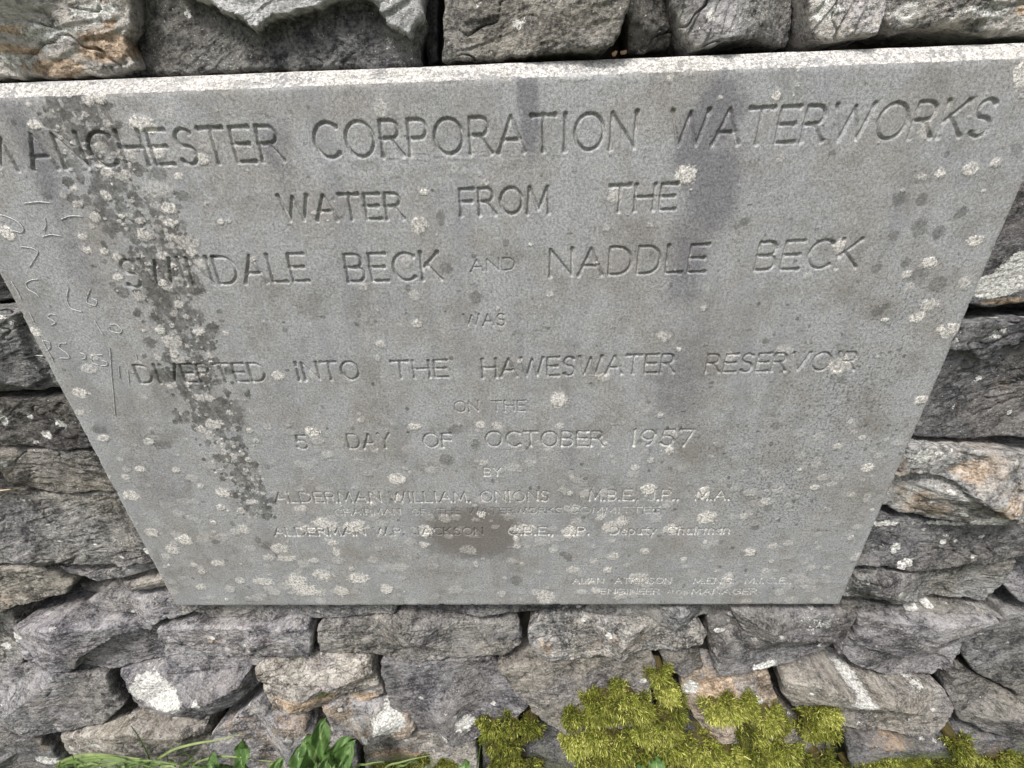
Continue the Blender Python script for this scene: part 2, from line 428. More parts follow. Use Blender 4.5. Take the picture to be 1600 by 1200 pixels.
S([(664, -90), (690, -90), (686, 10), (684, 94), (666, 100), (660, 60)], prot=-.035, tone=.5, nr=24, nt=160)
S([(692, -90), (985, -90), (980, 10), (962, 60), (952, 84), (880, 90), (690, 97), (690, 50)], prot=.002, tone=.85, nr=56)
S([(980, -90), (1056, -90), (1060, 20), (1052, 72), (980, 84), (972, 30)], prot=-.03, tone=.7, nr=36, nt=200)
S([(1040, -90), (1262, -90), (1262, 50), (1252, 66), (1180, 62), (1120, 73), (1085, 80), (1062, 45), (1050, 0)], prot=.006, tone=.95, strata=1.2, nr=50)
S([(1262, -90), (1388, -90), (1378, 20), (1362, 60), (1330, 64), (1295, 68), (1272, 52), (1260, 0)], prot=.012, tone=1.1, film=.55, strata=1.3, nr=40, nt=240, lich=[(1290, 20, 26, 30, .6), (1352, 20, 12, 40, .35)])
S([(1400, -90), (1730, -90), (1730, 50), (1600, 55), (1530, 56), (1500, 44), (1440, 40), (1410, 33), (1398, 8)], prot=.014, tone=1.15, film=.6, nr=46, lich=[(1430, 10, 30, 26, .5), (1540, 20, 70, 20, .4)], rust=[(1598, 15, 10, 10, .8)])
# --- left of the slab
S([(-160, 330), (-60, 320), (20, 400), (60, 470), (-20, 476), (-160, 470)], prot=-.02, tone=.55, nr=30, nt=200)
S([(-150, 487), (10, 482), (70, 484), (110, 560), (128, 604), (60, 612), (0, 616), (-150, 618)], prot=.008, tone=.78, warm=.1, film=.12, lich=[(20, 503, 8, 4, .6), (8, 495, 9, 3, .6)],
  ledges=[([(-150, 500), (28, 488), (36, 540), (70, 590), (60, 600), (-150, 604)], .010)])
S([(-150, 623), (60, 620), (120, 622), (168, 690), (140, 701), (100, 706), (60, 700), (0, 691), (-150, 688)], prot=.006, tone=.62, film=.05, lich=[(72, 679, 9, 7), (5, 655, 6, 10), (48, 650, 5, 4), (98, 662, 14, 9, .5)])
S([(-130, 699), (60, 704), (160, 706), (215, 764), (150, 771), (100, 773), (60, 766), (25, 752), (8, 722), (-130, 712)], prot=.006, tone=.8, film=.12)
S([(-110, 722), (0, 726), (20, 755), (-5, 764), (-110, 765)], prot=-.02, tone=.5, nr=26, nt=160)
S([(-130, 775), (20, 764), (60, 777), (140, 777), (205, 776), (240, 840), (262, 878), (190, 887), (120, 884), (80, 879), (20, 883), (-60, 880), (-130, 872)], prot=.014, tone=.92, warm=.12, film=.22, nr=60, nt=380,
  lich=[(6, 843, 9, 6, 1.2), (45, 872, 3, 2), (92, 847, 3, 2), (145, 853, 3, 2), (190, 872, 4, 2), (228, 862, 5, 5), (72, 822, 3, 2)])
S([(-130, 887), (0, 886), (62, 884), (92, 898), (112, 915), (100, 930), (45, 944), (0, 957), (-130, 960)], prot=.012, tone=1.0, warm=.15, film=.2, strata=.35)
S([(84, 887), (150, 891), (262, 885), (250, 898), (195, 906), (140, 902), (104, 899)], prot=.004, tone=1.1, film=.3, nr=26, nt=220, rough=.5)
S([(104, 902), (160, 906), (200, 909), (268, 900), (282, 914), (200, 920), (150, 917), (114, 914)], prot=-.004, tone=1.05, film=.3, nr=26, nt=220, rough=.5, strata=-.2)
S([(115, 917), (170, 919), (230, 922), (282, 916), (292, 930), (230, 934), (170, 929), (128, 928)], prot=-.018, tone=.8, nr=26, nt=220, rough=.5)
S([(128, 944), (150, 934), (200, 934), (300, 930), (330, 947), (290, 962), (215, 966), (165, 960)], prot=.010, tone=1.12, film=.4, warm=.15, nr=34, nt=260)
# --- right of the slab
S([(1480, 400), (1560, 300), (1640, 250), (1790, 240), (1790, 474), (1600, 478), (1560, 482), (1500, 474)], prot=.012, tone=.68, nr=50, facet=.2, rough=.6,
  lich=[(1560, 446, 38, 18, 2), (1585, 430, 30, 24, 2), (1620, 415, 44, 34, 2)], rust=[(1575, 472, 36, 7, .9)])
S([(1480, 498), (1560, 494), (1620, 491), (1790, 489), (1790, 684), (1600, 680), (1500, 687), (1420, 680), (1400, 640), (1460, 545)], prot=.004, tone=.70, film=.05, nr=60, nt=380, warm=.1,
  ledges=[([(1430, 480), (1800, 480), (1800, 528), (1600, 530), (1565, 538), (1520, 562), (1505, 545), (1430, 540)], .014)], lich=[(1581, 646, 3, 3, 1.2), (1550, 512, 16, 6, .5), (1540, 520, 12, 6, .5)])
S([(1380, 700), (1430, 690), (1500, 695), (1600, 702), (1790, 705), (1790, 800), (1600, 803), (1500, 807), (1440, 807), (1400, 798), (1360, 782), (1340, 765)], prot=.016, tone=1.1, film=.32, warm=.5, nr=60, nt=380,
  ledges=[([(1380, 680), (1800, 690), (1800, 800), (1560, 790), (1505, 768), (1475, 742), (1440, 735), (1380, 740)], .014, .4)],
  rust=[(1500, 725, 30, 16, .8), (1545, 765, 36, 20, .6)], lich=[(1524, 795, 18, 8, 1.2), (1505, 800, 8, 5, 1), (1425, 767, 8, 5, 1.1), (1470, 756, 5, 3), (1482, 762, 4, 3), (1440, 705, 40, 14, .55)])
S([(1330, 822), (1370, 802), (1420, 811), (1500, 815), (1790, 809), (1790, 868), (1600, 868), (1560, 877), (1500, 881), (1420, 891), (1390, 881), (1320, 880)], prot=.012, tone=.95, film=.18, warm=.15, nr=52, nt=380, strata=-.6,
  lich=[(1398, 852, 8, 7), (1408, 875, 13, 8, 1.1), (1534, 838, 5, 3, 1.1), (1519, 867, 5, 3, 1.1), (1472, 845, 6, 4), (1380, 818, 30, 5, .6), (1480, 818, 80, 4, .5)])
S([(1300, 885), (1390, 886), (1430, 894), (1520, 883), (1596, 878), (1582, 914), (1545, 944), (1480, 937), (1440, 937), (1400, 947), (1350, 936), (1290, 918)], prot=.008, tone=.9, film=.12, nr=52, nt=360,
  ledges=[([(1290, 905), (1335, 905), (1365, 915), (1395, 938), (1390, 950), (1290, 950)], -.012)], lich=[(1392, 910, 8, 4, .6), (1400, 932, 4, 2)])
S([(1592, 886), (1620, 873), (1790, 876), (1790, 944), (1600, 944), (1572, 920)], prot=.01, tone=.9, nr=36, nt=220)
S([(1300, 942), (1350, 940), (1400, 951), (1480, 941), (1545, 949), (1560, 958), (1440, 962), (1350, 966), (1315, 955)], prot=-.002, tone=.95, film=.3, nr=30, nt=300, rough=.6,
  lich=[(1425, 950, 10, 4, 1), (1450, 945, 7, 3), (1440, 958, 4, 2)])
# --- directly under the slab
S([(280, 936), (500, 938), (625, 938), (618, 955), (560, 957), (500, 966), (420, 967), (330, 962)], prot=.000, tone=.85, film=.1, nr=30, nt=320, rough=.7)
S([(632, 938), (800, 938), (925, 938), (914, 956), (860, 960), (800, 957), (720, 955), (650, 957)], prot=-.006, tone=.8, warm=.3, nr=26, nt=300, rough=.6, algae=[(780, 950, 150, 8, .35)])
S([(925, 938), (1125, 938), (1108, 964), (1060, 971), (1000, 971), (935, 966), (915, 955)], prot=.000, tone=.85, warm=.15, nr=30, nt=300, rough=.7, lich=[(950, 967, 5, 3)])
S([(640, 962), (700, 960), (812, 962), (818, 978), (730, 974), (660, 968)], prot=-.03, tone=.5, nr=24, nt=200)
# --- first full course below
S([(-100, 962), (18, 956), (38, 1000), (35, 1038), (0, 1040), (-100, 1042)], prot=.006, tone=1., film=.3, nr=36, nt=220, lich=[(8, 1010, 14, 10, .5)])
S([(28, 972), (100, 952), (165, 966), (240, 969), (248, 1000), (254, 1046), (170, 1052), (110, 1048), (60, 1044), (38, 1030)], prot=.012, tone=.98, film=.15, nr=60, nt=340, facet=.8,
  ledges=[([(0, 940), (260, 950), (235, 985), (185, 985), (150, 1005), (115, 1048), (0, 1060)], .022, .25)], lich=[(38, 982, 12, 4, .9)])
S([(252, 972), (320, 966), (400, 970), (485, 968), (495, 985), (490, 1015), (480, 1038), (420, 1046), (330, 1050), (262, 1050), (254, 1010)], prot=.010, tone=1.0, film=.25, warm=.15, nr=56, nt=340,
  ledges=[([(240, 950), (500, 950), (500, 1020), (340, 1020), (290, 1000), (250, 990)], .012, .35)], lich=[(387, 999, 4, 3, 1), (340, 985, 5, 4, .8)])
S([(496, 972), (560, 966), (620, 960), (700, 974), (812, 980), (816, 1012), (790, 1030), (700, 1036), (625, 1040), (585, 1026), (500, 1020)], prot=.010, tone=1.02, film=.35, warm=.2, nr=60, nt=420, strata=.0)
S([(822, 985), (845, 966), (900, 964), (960, 974), (1092, 972), (1108, 990), (1100, 1010), (1060, 1018), (980, 1020), (920, 1030), (850, 1032), (828, 1010)], prot=.012, tone=1.05, film=.4, warm=.3, nr=56, nt=400, rust=[(850, 1010, 20, 12, .5)], lich=[(950, 988, 5, 4, 1), (912, 972, 5, 3, 1)])
S([(1110, 965), (1125, 951), (1220, 950), (1340, 956), (1342, 970), (1325, 1000), (1290, 1028), (1240, 1044), (1195, 1050), (1122, 1060), (1112, 1010)], prot=.014, tone=.92, film=.25, warm=.25, nr=60, nt=360,
  ledges=[([(1100, 940), (1140, 950), (1165, 990), (1140, 1005), (1122, 1030), (1112, 1075), (1095, 1060)], -.022)], lich=[(1192, 1046, 16, 6, 1.1), (1205, 1040, 12, 5, 1), (1130, 1000, 14, 4, .7), (1270, 970, 40, 18, .32)])
S([(1345, 966), (1440, 964), (1555, 960), (1562, 985), (1522, 1020), (1500, 1060), (1475, 1078), (1400, 1076), (1350, 1058), (1312, 1030), (1340, 1000)], prot=.016, tone=.92, film=.05, nr=60, nt=380, rough=.8,
  ledges=[([(1330, 1000), (1345, 1015), (1420, 1025), (1500, 1045), (1480, 1090), (1300, 1090)], -.012)])
S([(1560, 985), (1578, 962), (1790, 950), (1790, 1090), (1600, 1090), (1535, 1063), (1512, 1035)], prot=.012, tone=.9, nr=46, nt=300, strata=.4)
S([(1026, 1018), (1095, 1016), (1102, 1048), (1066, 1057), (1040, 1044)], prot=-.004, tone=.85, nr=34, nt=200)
# --- second course
S([(-100, 1045), (0, 1042), (60, 1046), (165, 1055), (176, 1085), (194, 1104), (160, 1133), (80, 1148), (0, 1154), (-100, 1152)], prot=.016, tone=1.0, film=.2, warm=.1, nr=60, nt=360, strata=-.25)
S([(174, 1056), (260, 1053), (388, 1051), (402, 1084), (372, 1114), (312, 1138), (260, 1133), (218, 1120), (196, 1100)], prot=.020, tone=1.0, film=.25, warm=.15, nr=60, nt=320, edge=.035,
  lich=[(235, 1080, 31, 20, 1.3), (266, 1093, 22, 13, 1.2), (315, 1088, 6, 6, .9)])
S([(397, 1042), (430, 1026), (500, 1021), (580, 1028), (594, 1060), (600, 1094), (560, 1108), (500, 1108), (430, 1104), (410, 1080)], prot=.012, tone=1.1, film=.4, warm=.25, nr=60, nt=320,
  ledges=[([(390, 1020), (600, 1020), (600, 1070), (540, 1078), (500, 1060), (440, 1055), (400, 1060)], .016, .25)], rust=[(480, 1090, 60, 12, .8), (570, 1095, 26, 10, .8)], algae=[(508, 1082, 16, 8, .9)])
S([(592, 1032), (640, 1041), (768, 1036), (798, 1070), (828, 1108), (800, 1130), (740, 1150), (700, 1151), (640, 1138), (616, 1118), (602, 1080)], prot=.012, tone=.92, film=.2, warm=.15, nr=60, nt=360,
  lich=[(727, 1125, 18, 10, .8), (658, 1088, 5, 3, .9), (695, 1144, 8, 4, .8)])
S([(774, 1036), (850, 1035), (960, 1024), (1018, 1018), (1026, 1040), (1018, 1080), (1022, 1130), (900, 1152), (845, 1122), (802, 1075)], prot=.006, tone=1.0, film=.18, nr=60, nt=360, lich=[(1005, 1066, 6, 4, .8)])
S([(1068, 1062), (1110, 1064), (1208, 1062), (1222, 1110), (1212, 1150), (1160, 1172), (1120, 1160), (1086, 1130), (1070, 1100)], prot=.006, tone=1.05, warm=.75, film=.25, nr=50, nt=300, rust=[(1120, 1090, 50, 26, .6)],
  lich=[(1085, 1090, 12, 9, 1.2), (1180, 1102, 16, 8, 1.1)])
S([(1222, 1062), (1270, 1046), (1330, 1070), (1450, 1082), (1486, 1086), (1498, 1120), (1480, 1144), (1440, 1160), (1340, 1150), (1300, 1144), (1245, 1115), (1226, 1090)], prot=.018, tone=.98, film=.25, nr=60, nt=380,
  lich=[(1327, 1088, 26, 18, 1.4), (1300, 1082, 10, 6, .8), (1440, 1082, 20, 3, .4)])
S([(1484, 1084), (1504, 1046), (1540, 1070), (1600, 1094), (1790, 1096), (1790, 1146), (1540, 1146), (1502, 1130)], prot=.010, tone=.9, nr=50, nt=300, strata=.4)
S([(1232, 1114), (1306, 1148), (1304, 1240), (1220, 1240), (1218, 1160)], prot=-.01, tone=.95, nr=40, nt=240)
# --- lowest course
S([(85, 1156), (160, 1132), (216, 1124), (260, 1138), (318, 1144), (326, 1180), (320, 1230), (150, 1235), (100, 1185)], prot=.018, tone=1.1, film=.4, nr=50, nt=300, lich=[(108, 1172, 5, 4, .9), (160, 1150, 30, 6, .4)])
S([(-100, 1160), (60, 1152), (84, 1175), (120, 1240), (-100, 1240)], prot=.010, tone=.85, warm=.4, nr=40, nt=260, lich=[(73, 1190, 22, 8, 1)])
S([(330, 1144), (372, 1117), (404, 1090), (425, 1108), (480, 1112), (510, 1150), (560, 1160), (560, 1235), (335, 1240), (326, 1170)], prot=.008, tone=1.05, film=.4, warm=.35, nr=56, nt=340)
S([(498, 1112), (590, 1108), (636, 1122), (650, 1140), (638, 1153), (570, 1156), (516, 1150)], prot=.024, tone=1.05, film=.25, warm=.5, nr=46, nt=280, lich=[(607, 1127, 25, 15, 1.2), (548, 1136, 5, 5, .8), (572, 1148, 8, 4, .9), (528, 1118, 4, 3, 1)])
S([(566, 1162), (655, 1144), (744, 1156), (750, 1200), (742, 1245), (574, 1245)], prot=.010, tone=1.15, film=.4, warm=.2, nr=46, nt=280, rust=[(620, 1180, 60, 10, .6)], algae=[(640, 1192, 70, 14, .8)])
S([(752, 1165), (840, 1135), (900, 1156), (1020, 1140), (1030, 1250), (755, 1250)], prot=.0, tone=.6, nr=40, nt=260, algae=[(860, 1190, 120, 30, .45)])
S([(1034, 1120), (1080, 1135), (1150, 1176), (1212, 1160), (1214, 1250), (1034, 1250)], prot=.0, tone=.6, nr=40, nt=260, algae=[(1100, 1190, 120, 30, .5)])
S([(1320, 1156), (1440, 1166), (1500, 1152), (1560, 1150), (1790, 1152), (1790, 1250), (1330, 1250)], prot=.004, tone=.75, warm=.3, nr=50, nt=340, algae=[(1450, 1190, 130, 26, .8), (1600, 1190, 60, 30, .6)], rust=[(1400, 1165, 40, 6, .5)])

# --- the wall beyond the frame
def xr(z):
    """x extent already built at this height"""
    best = [1e9, -1e9]
    for px, sgn in ((-100, 0), (1720, 1)):
        for py in range(-80, 1240, 10):
            p = on_wall(px, py)
            if abs(p[2]-z) < .03: best[sgn] = p[0]
    return best
rr = random.Random(5)
TOPZ = on_wall(800, -88)[2]
z = .0
while z < 2.05:
    hgt = rr.uniform(.09, .16)
    spans = []
    if z+hgt < TOPZ+.02:
        l, r_ = xr(z+hgt/2)
        if l < 1e8: spans.append((-2.3, l-.005))
        if r_ > -1e8: spans.append((r_+.005, 2.3))
        if not spans: spans = [(-2.3, -1.2), (1.2, 2.3)]
    elif z < TOPZ-.02:
        z = TOPZ+.006; continue
    else: spans = [(-2.3, 2.3)]
    for a, b in spans:
        x = a
        while x < b-.04:
            wdt = min(rr.uniform(.18, .42), b-x)
            if b-x-wdt < .1: wdt = b-x
            j = lambda q: rr.uniform(-q, q)
            P = [(x+.004, z+.01+j(.008)), (x+wdt*.33, z+.004+j(.008)), (x+wdt*.66, z+.004+j(.008)), (x+wdt-.004, z+.012+j(.008)), (x+wdt-.002, z+hgt*.5),
                 (x+wdt-.006, z+hgt-.012+j(.008)), (x+wdt*.6, z+hgt-.004), (x+wdt*.3, z+hgt-.004), (x+.006, z+hgt-.012+j(.008)), (x+.002, z+hgt*.5)]
            stone(P, prot=rr.uniform(-.004, .016), tone=rr.uniform(.7, 1.1), film=rr.uniform(0, .5), warm=rr.uniform(0, .4), nt=90, nr=16)
            x += wdt
    z += hgt
# rubble heart of the wall, seen only as darkness in the joints
nx, nz = 90, 50
gx, gz = np.meshgrid(np.linspace(-2.35, 2.35, nx), np.linspace(-.05, 2.12, nz))
gy = .105-.12*np.clip(PZ0-gz, 0, 9)+.02*fbm(gx*12, gz*12, 3, 3)
V = np.stack([gx, gy, gz], -1).reshape(-1, 3); V2 = V.copy(); V2[:, 1] = .7
i = np.arange(nz-1)[:, None]*nx+np.arange(nx-1)[None]
Fq = np.stack([i, i+1, i+nx+1, i+nx], -1).reshape(-1, 4)
edge_loop = list(range(nx))+[nx-1+nx*k for k in range(1, nz)]+[nx*nz-2-k for k in range(nx-1)]+[nx*(nz-2-k) for k in range(nz-2)]
n0 = len(V); El = np.array(edge_loop); El2 = np.roll(El, -1)
Fs = np.stack([El2, El, El+n0, El2+n0], 1)
mesh_from('rubble_core', np.vstack([V, V2])-np.array([0, .1, 0]), np.vstack([Fq, (Fq+n0)[:, ::-1], Fs]), M_CORE, WALL)

# ------------------------------------------------------------------ the inscription (single-stroke capitals, V-cut)
def arc(cx, cy, rx, ry, a0, a1, n=10):
    return [(cx+rx*math.cos(math.radians(a0+(a1-a0)*k/n)), cy+ry*math.sin(math.radians(a0+(a1-a0)*k/n))) for k in range(n+1)]
FONT = {
 'A': (.80, [[(0, 0), (.40, 1), (.80, 0)], [(.15, .36), (.65, .36)]]),
 'B': (.62, [[(0, 0), (0, 1), (.34, 1)]+arc(.34, .76, .22, .24, 90, -90, 8)+[(0, .52)], [(.34, .52)]+arc(.36, .26, .25, .26, 90, -90, 8)+[(0, 0)]]),
 'C': (.78, [arc(.46, .5, .44, .5, 48, 312, 18)]),
 'D': (.74, [[(0, 0), (0, 1), (.28, 1)]+arc(.28, .5, .46, .5, 90, -90, 14)+[(0, 0)]]),
 'E': (.56, [[(.56, 1), (0, 1), (0, 0), (.56, 0)], [(0, .52), (.48, .52)]]),
 'F': (.54, [[(.54, 1), (0, 1), (0, 0)], [(0, .52), (.46, .52)]]),
 'G': (.82, [arc(.46, .5, .44, .5, 48, 330, 18), [(.5, .45), (.84, .45), (.84, .12)]]),
 'H': (.70, [[(0, 0), (0, 1)], [(.70, 0), (.70, 1)], [(0, .53), (.70, .53)]]),
 'I': (.14, [[(.07, 0), (.07, 1)]]),
 'J': (.42, [[(.40, 1), (.40, .25)]+arc(.20, .22, .20, .22, 0, -150, 8)]),
 'K': (.66, [[(0, 0), (0, 1)], [(.60, 1), (.02, .42)], [(.18, .58), (.66, 0)]]),
 'L': (.52, [[(0, 1), (0, 0), (.52, 0)]]),
 'M': (.88, [[(0, 0), (.08, 1), (.44, .12), (.80, 1), (.88, 0)]]),
 'N': (.74, [[(0, 0), (0, 1), (.74, 0), (.74, 1)]]),
 'O': (.88, [arc(.44, .5, .44, .5, 90, 450, 28)]),
 'P': (.56, [[(0, 0), (0, 1), (.32, 1)]+arc(.32, .74, .24, .26, 90, -90, 8)+[(0, .48)]]),
 'R': (.64, [[(0, 0), (0, 1), (.32, 1)]+arc(.32, .75, .24, .25, 90, -90, 8)+[(0, .5)], [(.30, .5), (.64, 0)]]),
 'S': (.58, [arc(.30, .75, .25, .25, 35, 250, 12)+arc(.29, .25, .27, .27, 80, -145, 12)]),
 'T': (.72, [[(0, 1), (.72, 1)], [(.36, 1), (.36, 0)]]),
 'U': (.68, [[(0, 1), (0, .3)]+arc(.34, .3, .34, .3, 180, 360, 12)+[(.68, 1)]]),
 'V': (.78, [[(0, 1), (.39, 0), (.78, 1)]]),
 'W': (1.12, [[(0, 1), (.28, 0), (.56, .95), (.84, 0), (1.12, 1)]]),
 'Y': (.70, [[(0, 1), (.35, .5), (.70, 1)], [(.35, .5), (.35, 0)]]),
 '1': (.10, [[(.05, 0), (.05, 1)]]),
 '5': (.56, [[(.50, 1), (.12, 1), (.08, .56)]+arc(.26, .33, .27, .32, 120, -150, 12)]),
 '7': (.56, [[(0, 1), (.56, 1), (.22, 0)]]),
 '9': (.60, [arc(.30, .70, .28, .30, 0, 360, 18), [(.58, .70)]+arc(.16, .62, .42, .6, 0, -70, 8)]),
 '.': (.05, [[(.02, 0), (.02, .06)]]), ',': (.08, [[(.05, .05), (.0, -.14)]]),
 'e': (.46, [[(.02, .34), (.46, .34)]+arc(.24, .33, .23, .33, 5, 310, 12)]),
 'p': (.46, [[(0, .66), (0, -.3)], arc(.22, .33, .24, .33, 160, -160, 12)]),
 'u': (.42, [[(0, .66), (0, .2)]+arc(.21, .2, .21, .2, 180, 360, 8)+[(.42, .66)], [(.42, .2), (.42, 0)]]),
 't': (.30, [[(.14, .95), (.14, .15), (.3, .0)], [(0, .66), (.3, .66)]]),
 'y': (.44, [[(0, .66), (.22, .05)], [(.44, .66), (.08, -.3)]]),
 'h': (.42, [[(0, 0), (0, 1)], [(0, .42)]+arc(.21, .45, .21, .21, 180, 0, 8)+[(.42, 0)]]),
 'a': (.44, [arc(.22, .33, .22, .33, 30, 330, 12), [(.44, .66), (.44, 0)]]),
 'i': (.05, [[(.02, 0), (.02, .66)], [(.02, .85), (.02, .92)]]),
 'r': (.30, [[(0, 0), (0, .66)], [(0, .4)]+arc(.2, .42, .2, .23, 180, 60, 6)]),
 'm': (.70, [[(0, 0), (0, .66)], [(0, .42)]+arc(.175, .45, .175, .21, 180, 0, 8)+[(.35, 0)], [(.35, .42)]+arc(.525, .45, .175, .21, 180, 0, 8)+[(.70, 0)]]),
 'n': (.42, [[(0, 0), (0, .66)], [(0, .42)]+arc(.21, .45, .21, .21, 180, 0, 8)+[(.42, 0)]]),
}
# text, left x, right x, baseline y left, baseline y right, top y left, stroke weight, paint left in the cut and its painted-on lip light
WORDS = [
 ('M', -22, 28, 269, 266, 215, 1, 0), ('ANCHESTER', 52, 443, 264, 251, 210, 1, 0), ('CORPORATION', 496, 991, 247.5, 232, 192, 1, 0), ('WATERWORKS', 1046, 1541, 229, 212, 174, 1, 0),
 ('WATER', 443, 631, 345, 341.5, 306, 1, 0), ('FROM', 721, 858, 336.5, 332.5, 296, 1, 0), ('THE', 952, 1054, 330.5, 327, 291, 1, .1),
 ('SWINDALE', 200, 482, 449, 439, 407, 1, 0), ('BECK', 545, 690, 440.5, 437, 398, 1, .1), ('AND', 736, 804, 424.5, 421.5, 406, .9, 0), ('NADDLE', 860, 1101, 432, 425, 390, 1, 0), ('BECK', 1180, 1337, 422.5, 418, 379, 1, 0),
 ('WAS', 726, 789, 509.5, 508.5, 491.5, .9, .1),
 ('DIVERTED', 220, 417, 599, 596, 571, .95, .1), ('INTO', 466, 563, 594.5, 592.5, 567, .95, 0), ('THE', 615, 700, 591, 589, 565, .95, 0), ('HAWESWATER', 755, 1052, 590, 582, 562, .95, .1), ('RESERVOIR', 1103, 1334, 582, 578, 554.5, .95, .1),
 ('ON', 711, 748, 644, 643.5, 627.5, .85, .1), ('THE', 769, 821, 643, 642, 627, .85, .1),
 ('5', 465, 483, 702, 702, 681, 1, .25), ('TH', 484, 500, 678, 678, 669, 1, .3), ('DAY', 546, 611, 701, 700, 679, .95, .2), ('OF', 663, 707, 699, 699, 678, .95, .3), ('OCTOBER', 760, 942, 697.5, 697, 675, .95, .3), ('1957', 988, 1081, 697, 696.5, 672.5, .95, .35),
 ('BY', 757, 783, 744, 743.5, 731.5, .85, .8),
 ('ALDERMAN', 431, 596, 785.5, 785, 770, .9, .36), ('WILLIAM.', 611, 735, 785, 784.5, 769.5, .9, .36), ('ONIONS', 752, 857, 784, 783.5, 768, .9, .36), ('M.B.E.,', 921, 997, 782.5, 782, 766, .9, .36), ('J.P.,', 1013, 1060, 782, 781.5, 766, .9, .4), ('M.A.', 1087, 1139, 781.5, 781, 767, .9, .5),
 ('CHAIRMAN', 524, 626, 804.5, 804, 796, .8, .45), ('OF', 645, 665, 804, 804, 795.5, .8, .3), ('THE', 684, 719, 804, 803.5, 795, .8, .1), ('WATERWORKS', 732, 877, 803, 802, 794.5, .8, .2), ('COMMITTEE', 889, 1030, 801.5, 801, 792.5, .8, .4),
 ('ALDERMAN', 430, 571, 837.5, 837, 825, .85, .4), ('W.P.', 586, 632, 837, 836.5, 825, .85, .3), ('JACKSON', 649, 755, 836, 836, 825, .85, .05), ('C.B.E.,', 794, 864, 836, 836, 824, .85, .45), ('J.P.', 881, 920, 836, 835.5, 824, .85, .5), ('Deputy', 954, 1024, 835.5, 835, 823.5, .85, .35), ('Chairman', 1041, 1139, 835, 834.5, 822.5, .85, .35),
 ('ALAN', 895, 943, 912, 911.5, 903, .75, .45), ('ATKINSON', 961, 1048, 911.5, 911.5, 903, .75, .45), ('M.ENG.', 1084, 1146, 911.5, 911.5, 903, .75, .45), ('M.I.C.E.,', 1164, 1236, 911.5, 911.5, 903, .75, .45),
 ('ENGINEER', 939, 1030, 928, 928, 920, .75, .5), ('AND', 1042, 1064, 928, 928, 922, .7, .45), ('MANAGER', 1081, 1182, 928, 928, 920, .75, .5),
]
SEGS = []      # (ax, az, bx, bz, halfwidth, flareA, flareB, paint, depthscale)
BANDS = []
for (txt, xl, xr_, yl, yr, yt, wt, pt) in WORDS:
    if yt > 790: wt *= 1.25
    A = on_y(xl, yl, 0); Bp = on_y(xr_, yr, 0); Tp = on_y(xl, yt, 0)
    Hc = (Tp[2]-A[2]); BANDS.append((min(A[2], Bp[2])-Hc*.12, max(A[2], Bp[2])+Hc*1.1))
    gap = .24
    tot = sum(FONT[c][0] for c in txt)+gap*(len(txt)-1)
    L = Bp[0]-A[0]; sx = L/tot; dz = (Bp[2]-A[2])/L
    x = 0
    for c in txt:
        w_, strokes = FONT[c]
        hw = min(.066*Hc, .0037)*wt*(1.2 if Hc < .035 else 1)
        for st in strokes:
            pts = [(A[0]+(x+p[0])*sx, A[2]+(x+p[0])*sx*dz+p[1]*Hc) for p in st]
            closed = math.hypot(pts[0][0]-pts[-1][0], pts[0][1]-pts[-1][1]) < 1e-4
            for k in range(len(pts)-1):
                SEGS.append((*pts[k], *pts[k+1], hw, k == 0 and not closed, k == len(pts)-2 and not closed, pt))
        x += w_+gap

def coords(lo, hi, bands, fine, coarse):
    out = [lo]; z_ = lo
    while z_ < hi:
        f = any(a-.003 <= z_ <= b+.003 for a, b in bands)
        z_ += fine if f else coarse; out.append(min(z_, hi))
    return np.array(sorted(set(out)))
FZ1 = PZ1-CH
zs = coords(PZ0+.0015, FZ1, BANDS, .00115, .0036)
xs = np.linspace(PX0+.0015, PX1-.0015, 1230)
X, Z = np.meshgrid(xs, zs); Hm = np.zeros_like(X); PT = np.zeros_like(X)
wobx = .0004*fbm(X[::1, ::1]*120, Z*120, 2, 5)
for (ax, az, bx, bz, hw, fa, fb, pt) in SEGS:
    m = hw*2.4
    i0 = max(0, np.searchsorted(xs, min(ax, bx)-m)); i1 = np.searchsorted(xs, max(ax, bx)+m)
    j0 = max(0, np.searchsorted(zs, min(az, bz)-m)); j1 = np.searchsorted(zs, max(az, bz)+m)
    if i1 <= i0 or j1 <= j0: continue
    x_ = X[j0:j1, i0:i1]+wobx[j0:j1, i0:i1]; z_ = Z[j0:j1, i0:i1]+wobx[j0:j1, i0:i1]
    dx, dz = bx-ax, bz-az; L2 = dx*dx+dz*dz+1e-12; L = math.sqrt(L2)
    t = np.clip(((x_-ax)*dx+(z_-az)*dz)/L2, 0, 1)
    d = np.hypot(x_-ax-t*dx, z_-az-t*dz)
    w_ = np.full(t.shape, hw)
    if fa: w_ = w_+hw*.45*np.clip(1-t*L/(hw*3.5), 0, 1)**2
    if fb: w_ = w_+hw*.45*np.clip(1-(1-t)*L/(hw*3.5), 0, 1)**2
    dep = np.minimum(np.clip(w_-d, 0, None)*2.1, hw*1.6)
    Hm[j0:j1, i0:i1] = np.maximum(Hm[j0:j1, i0:i1], dep)
    PT[j0:j1, i0:i1] = np.maximum(PT[j0:j1, i0:i1], max(pt, .2)*sstep(0, hw*.4, w_-d)*np.where(z_ < az+t*dz+hw*.1, 1.25, .45))  # pale residue, with light painted in along the upward-facing lower wall
Hm *= (.86+.3*fbm(X*30, Z*30, 2, 8))
Yp = Hm+.0006*fbm(X*6, Z*6, 3, 9)+.0004*fbm(X*55, Z*55, 3, 10)
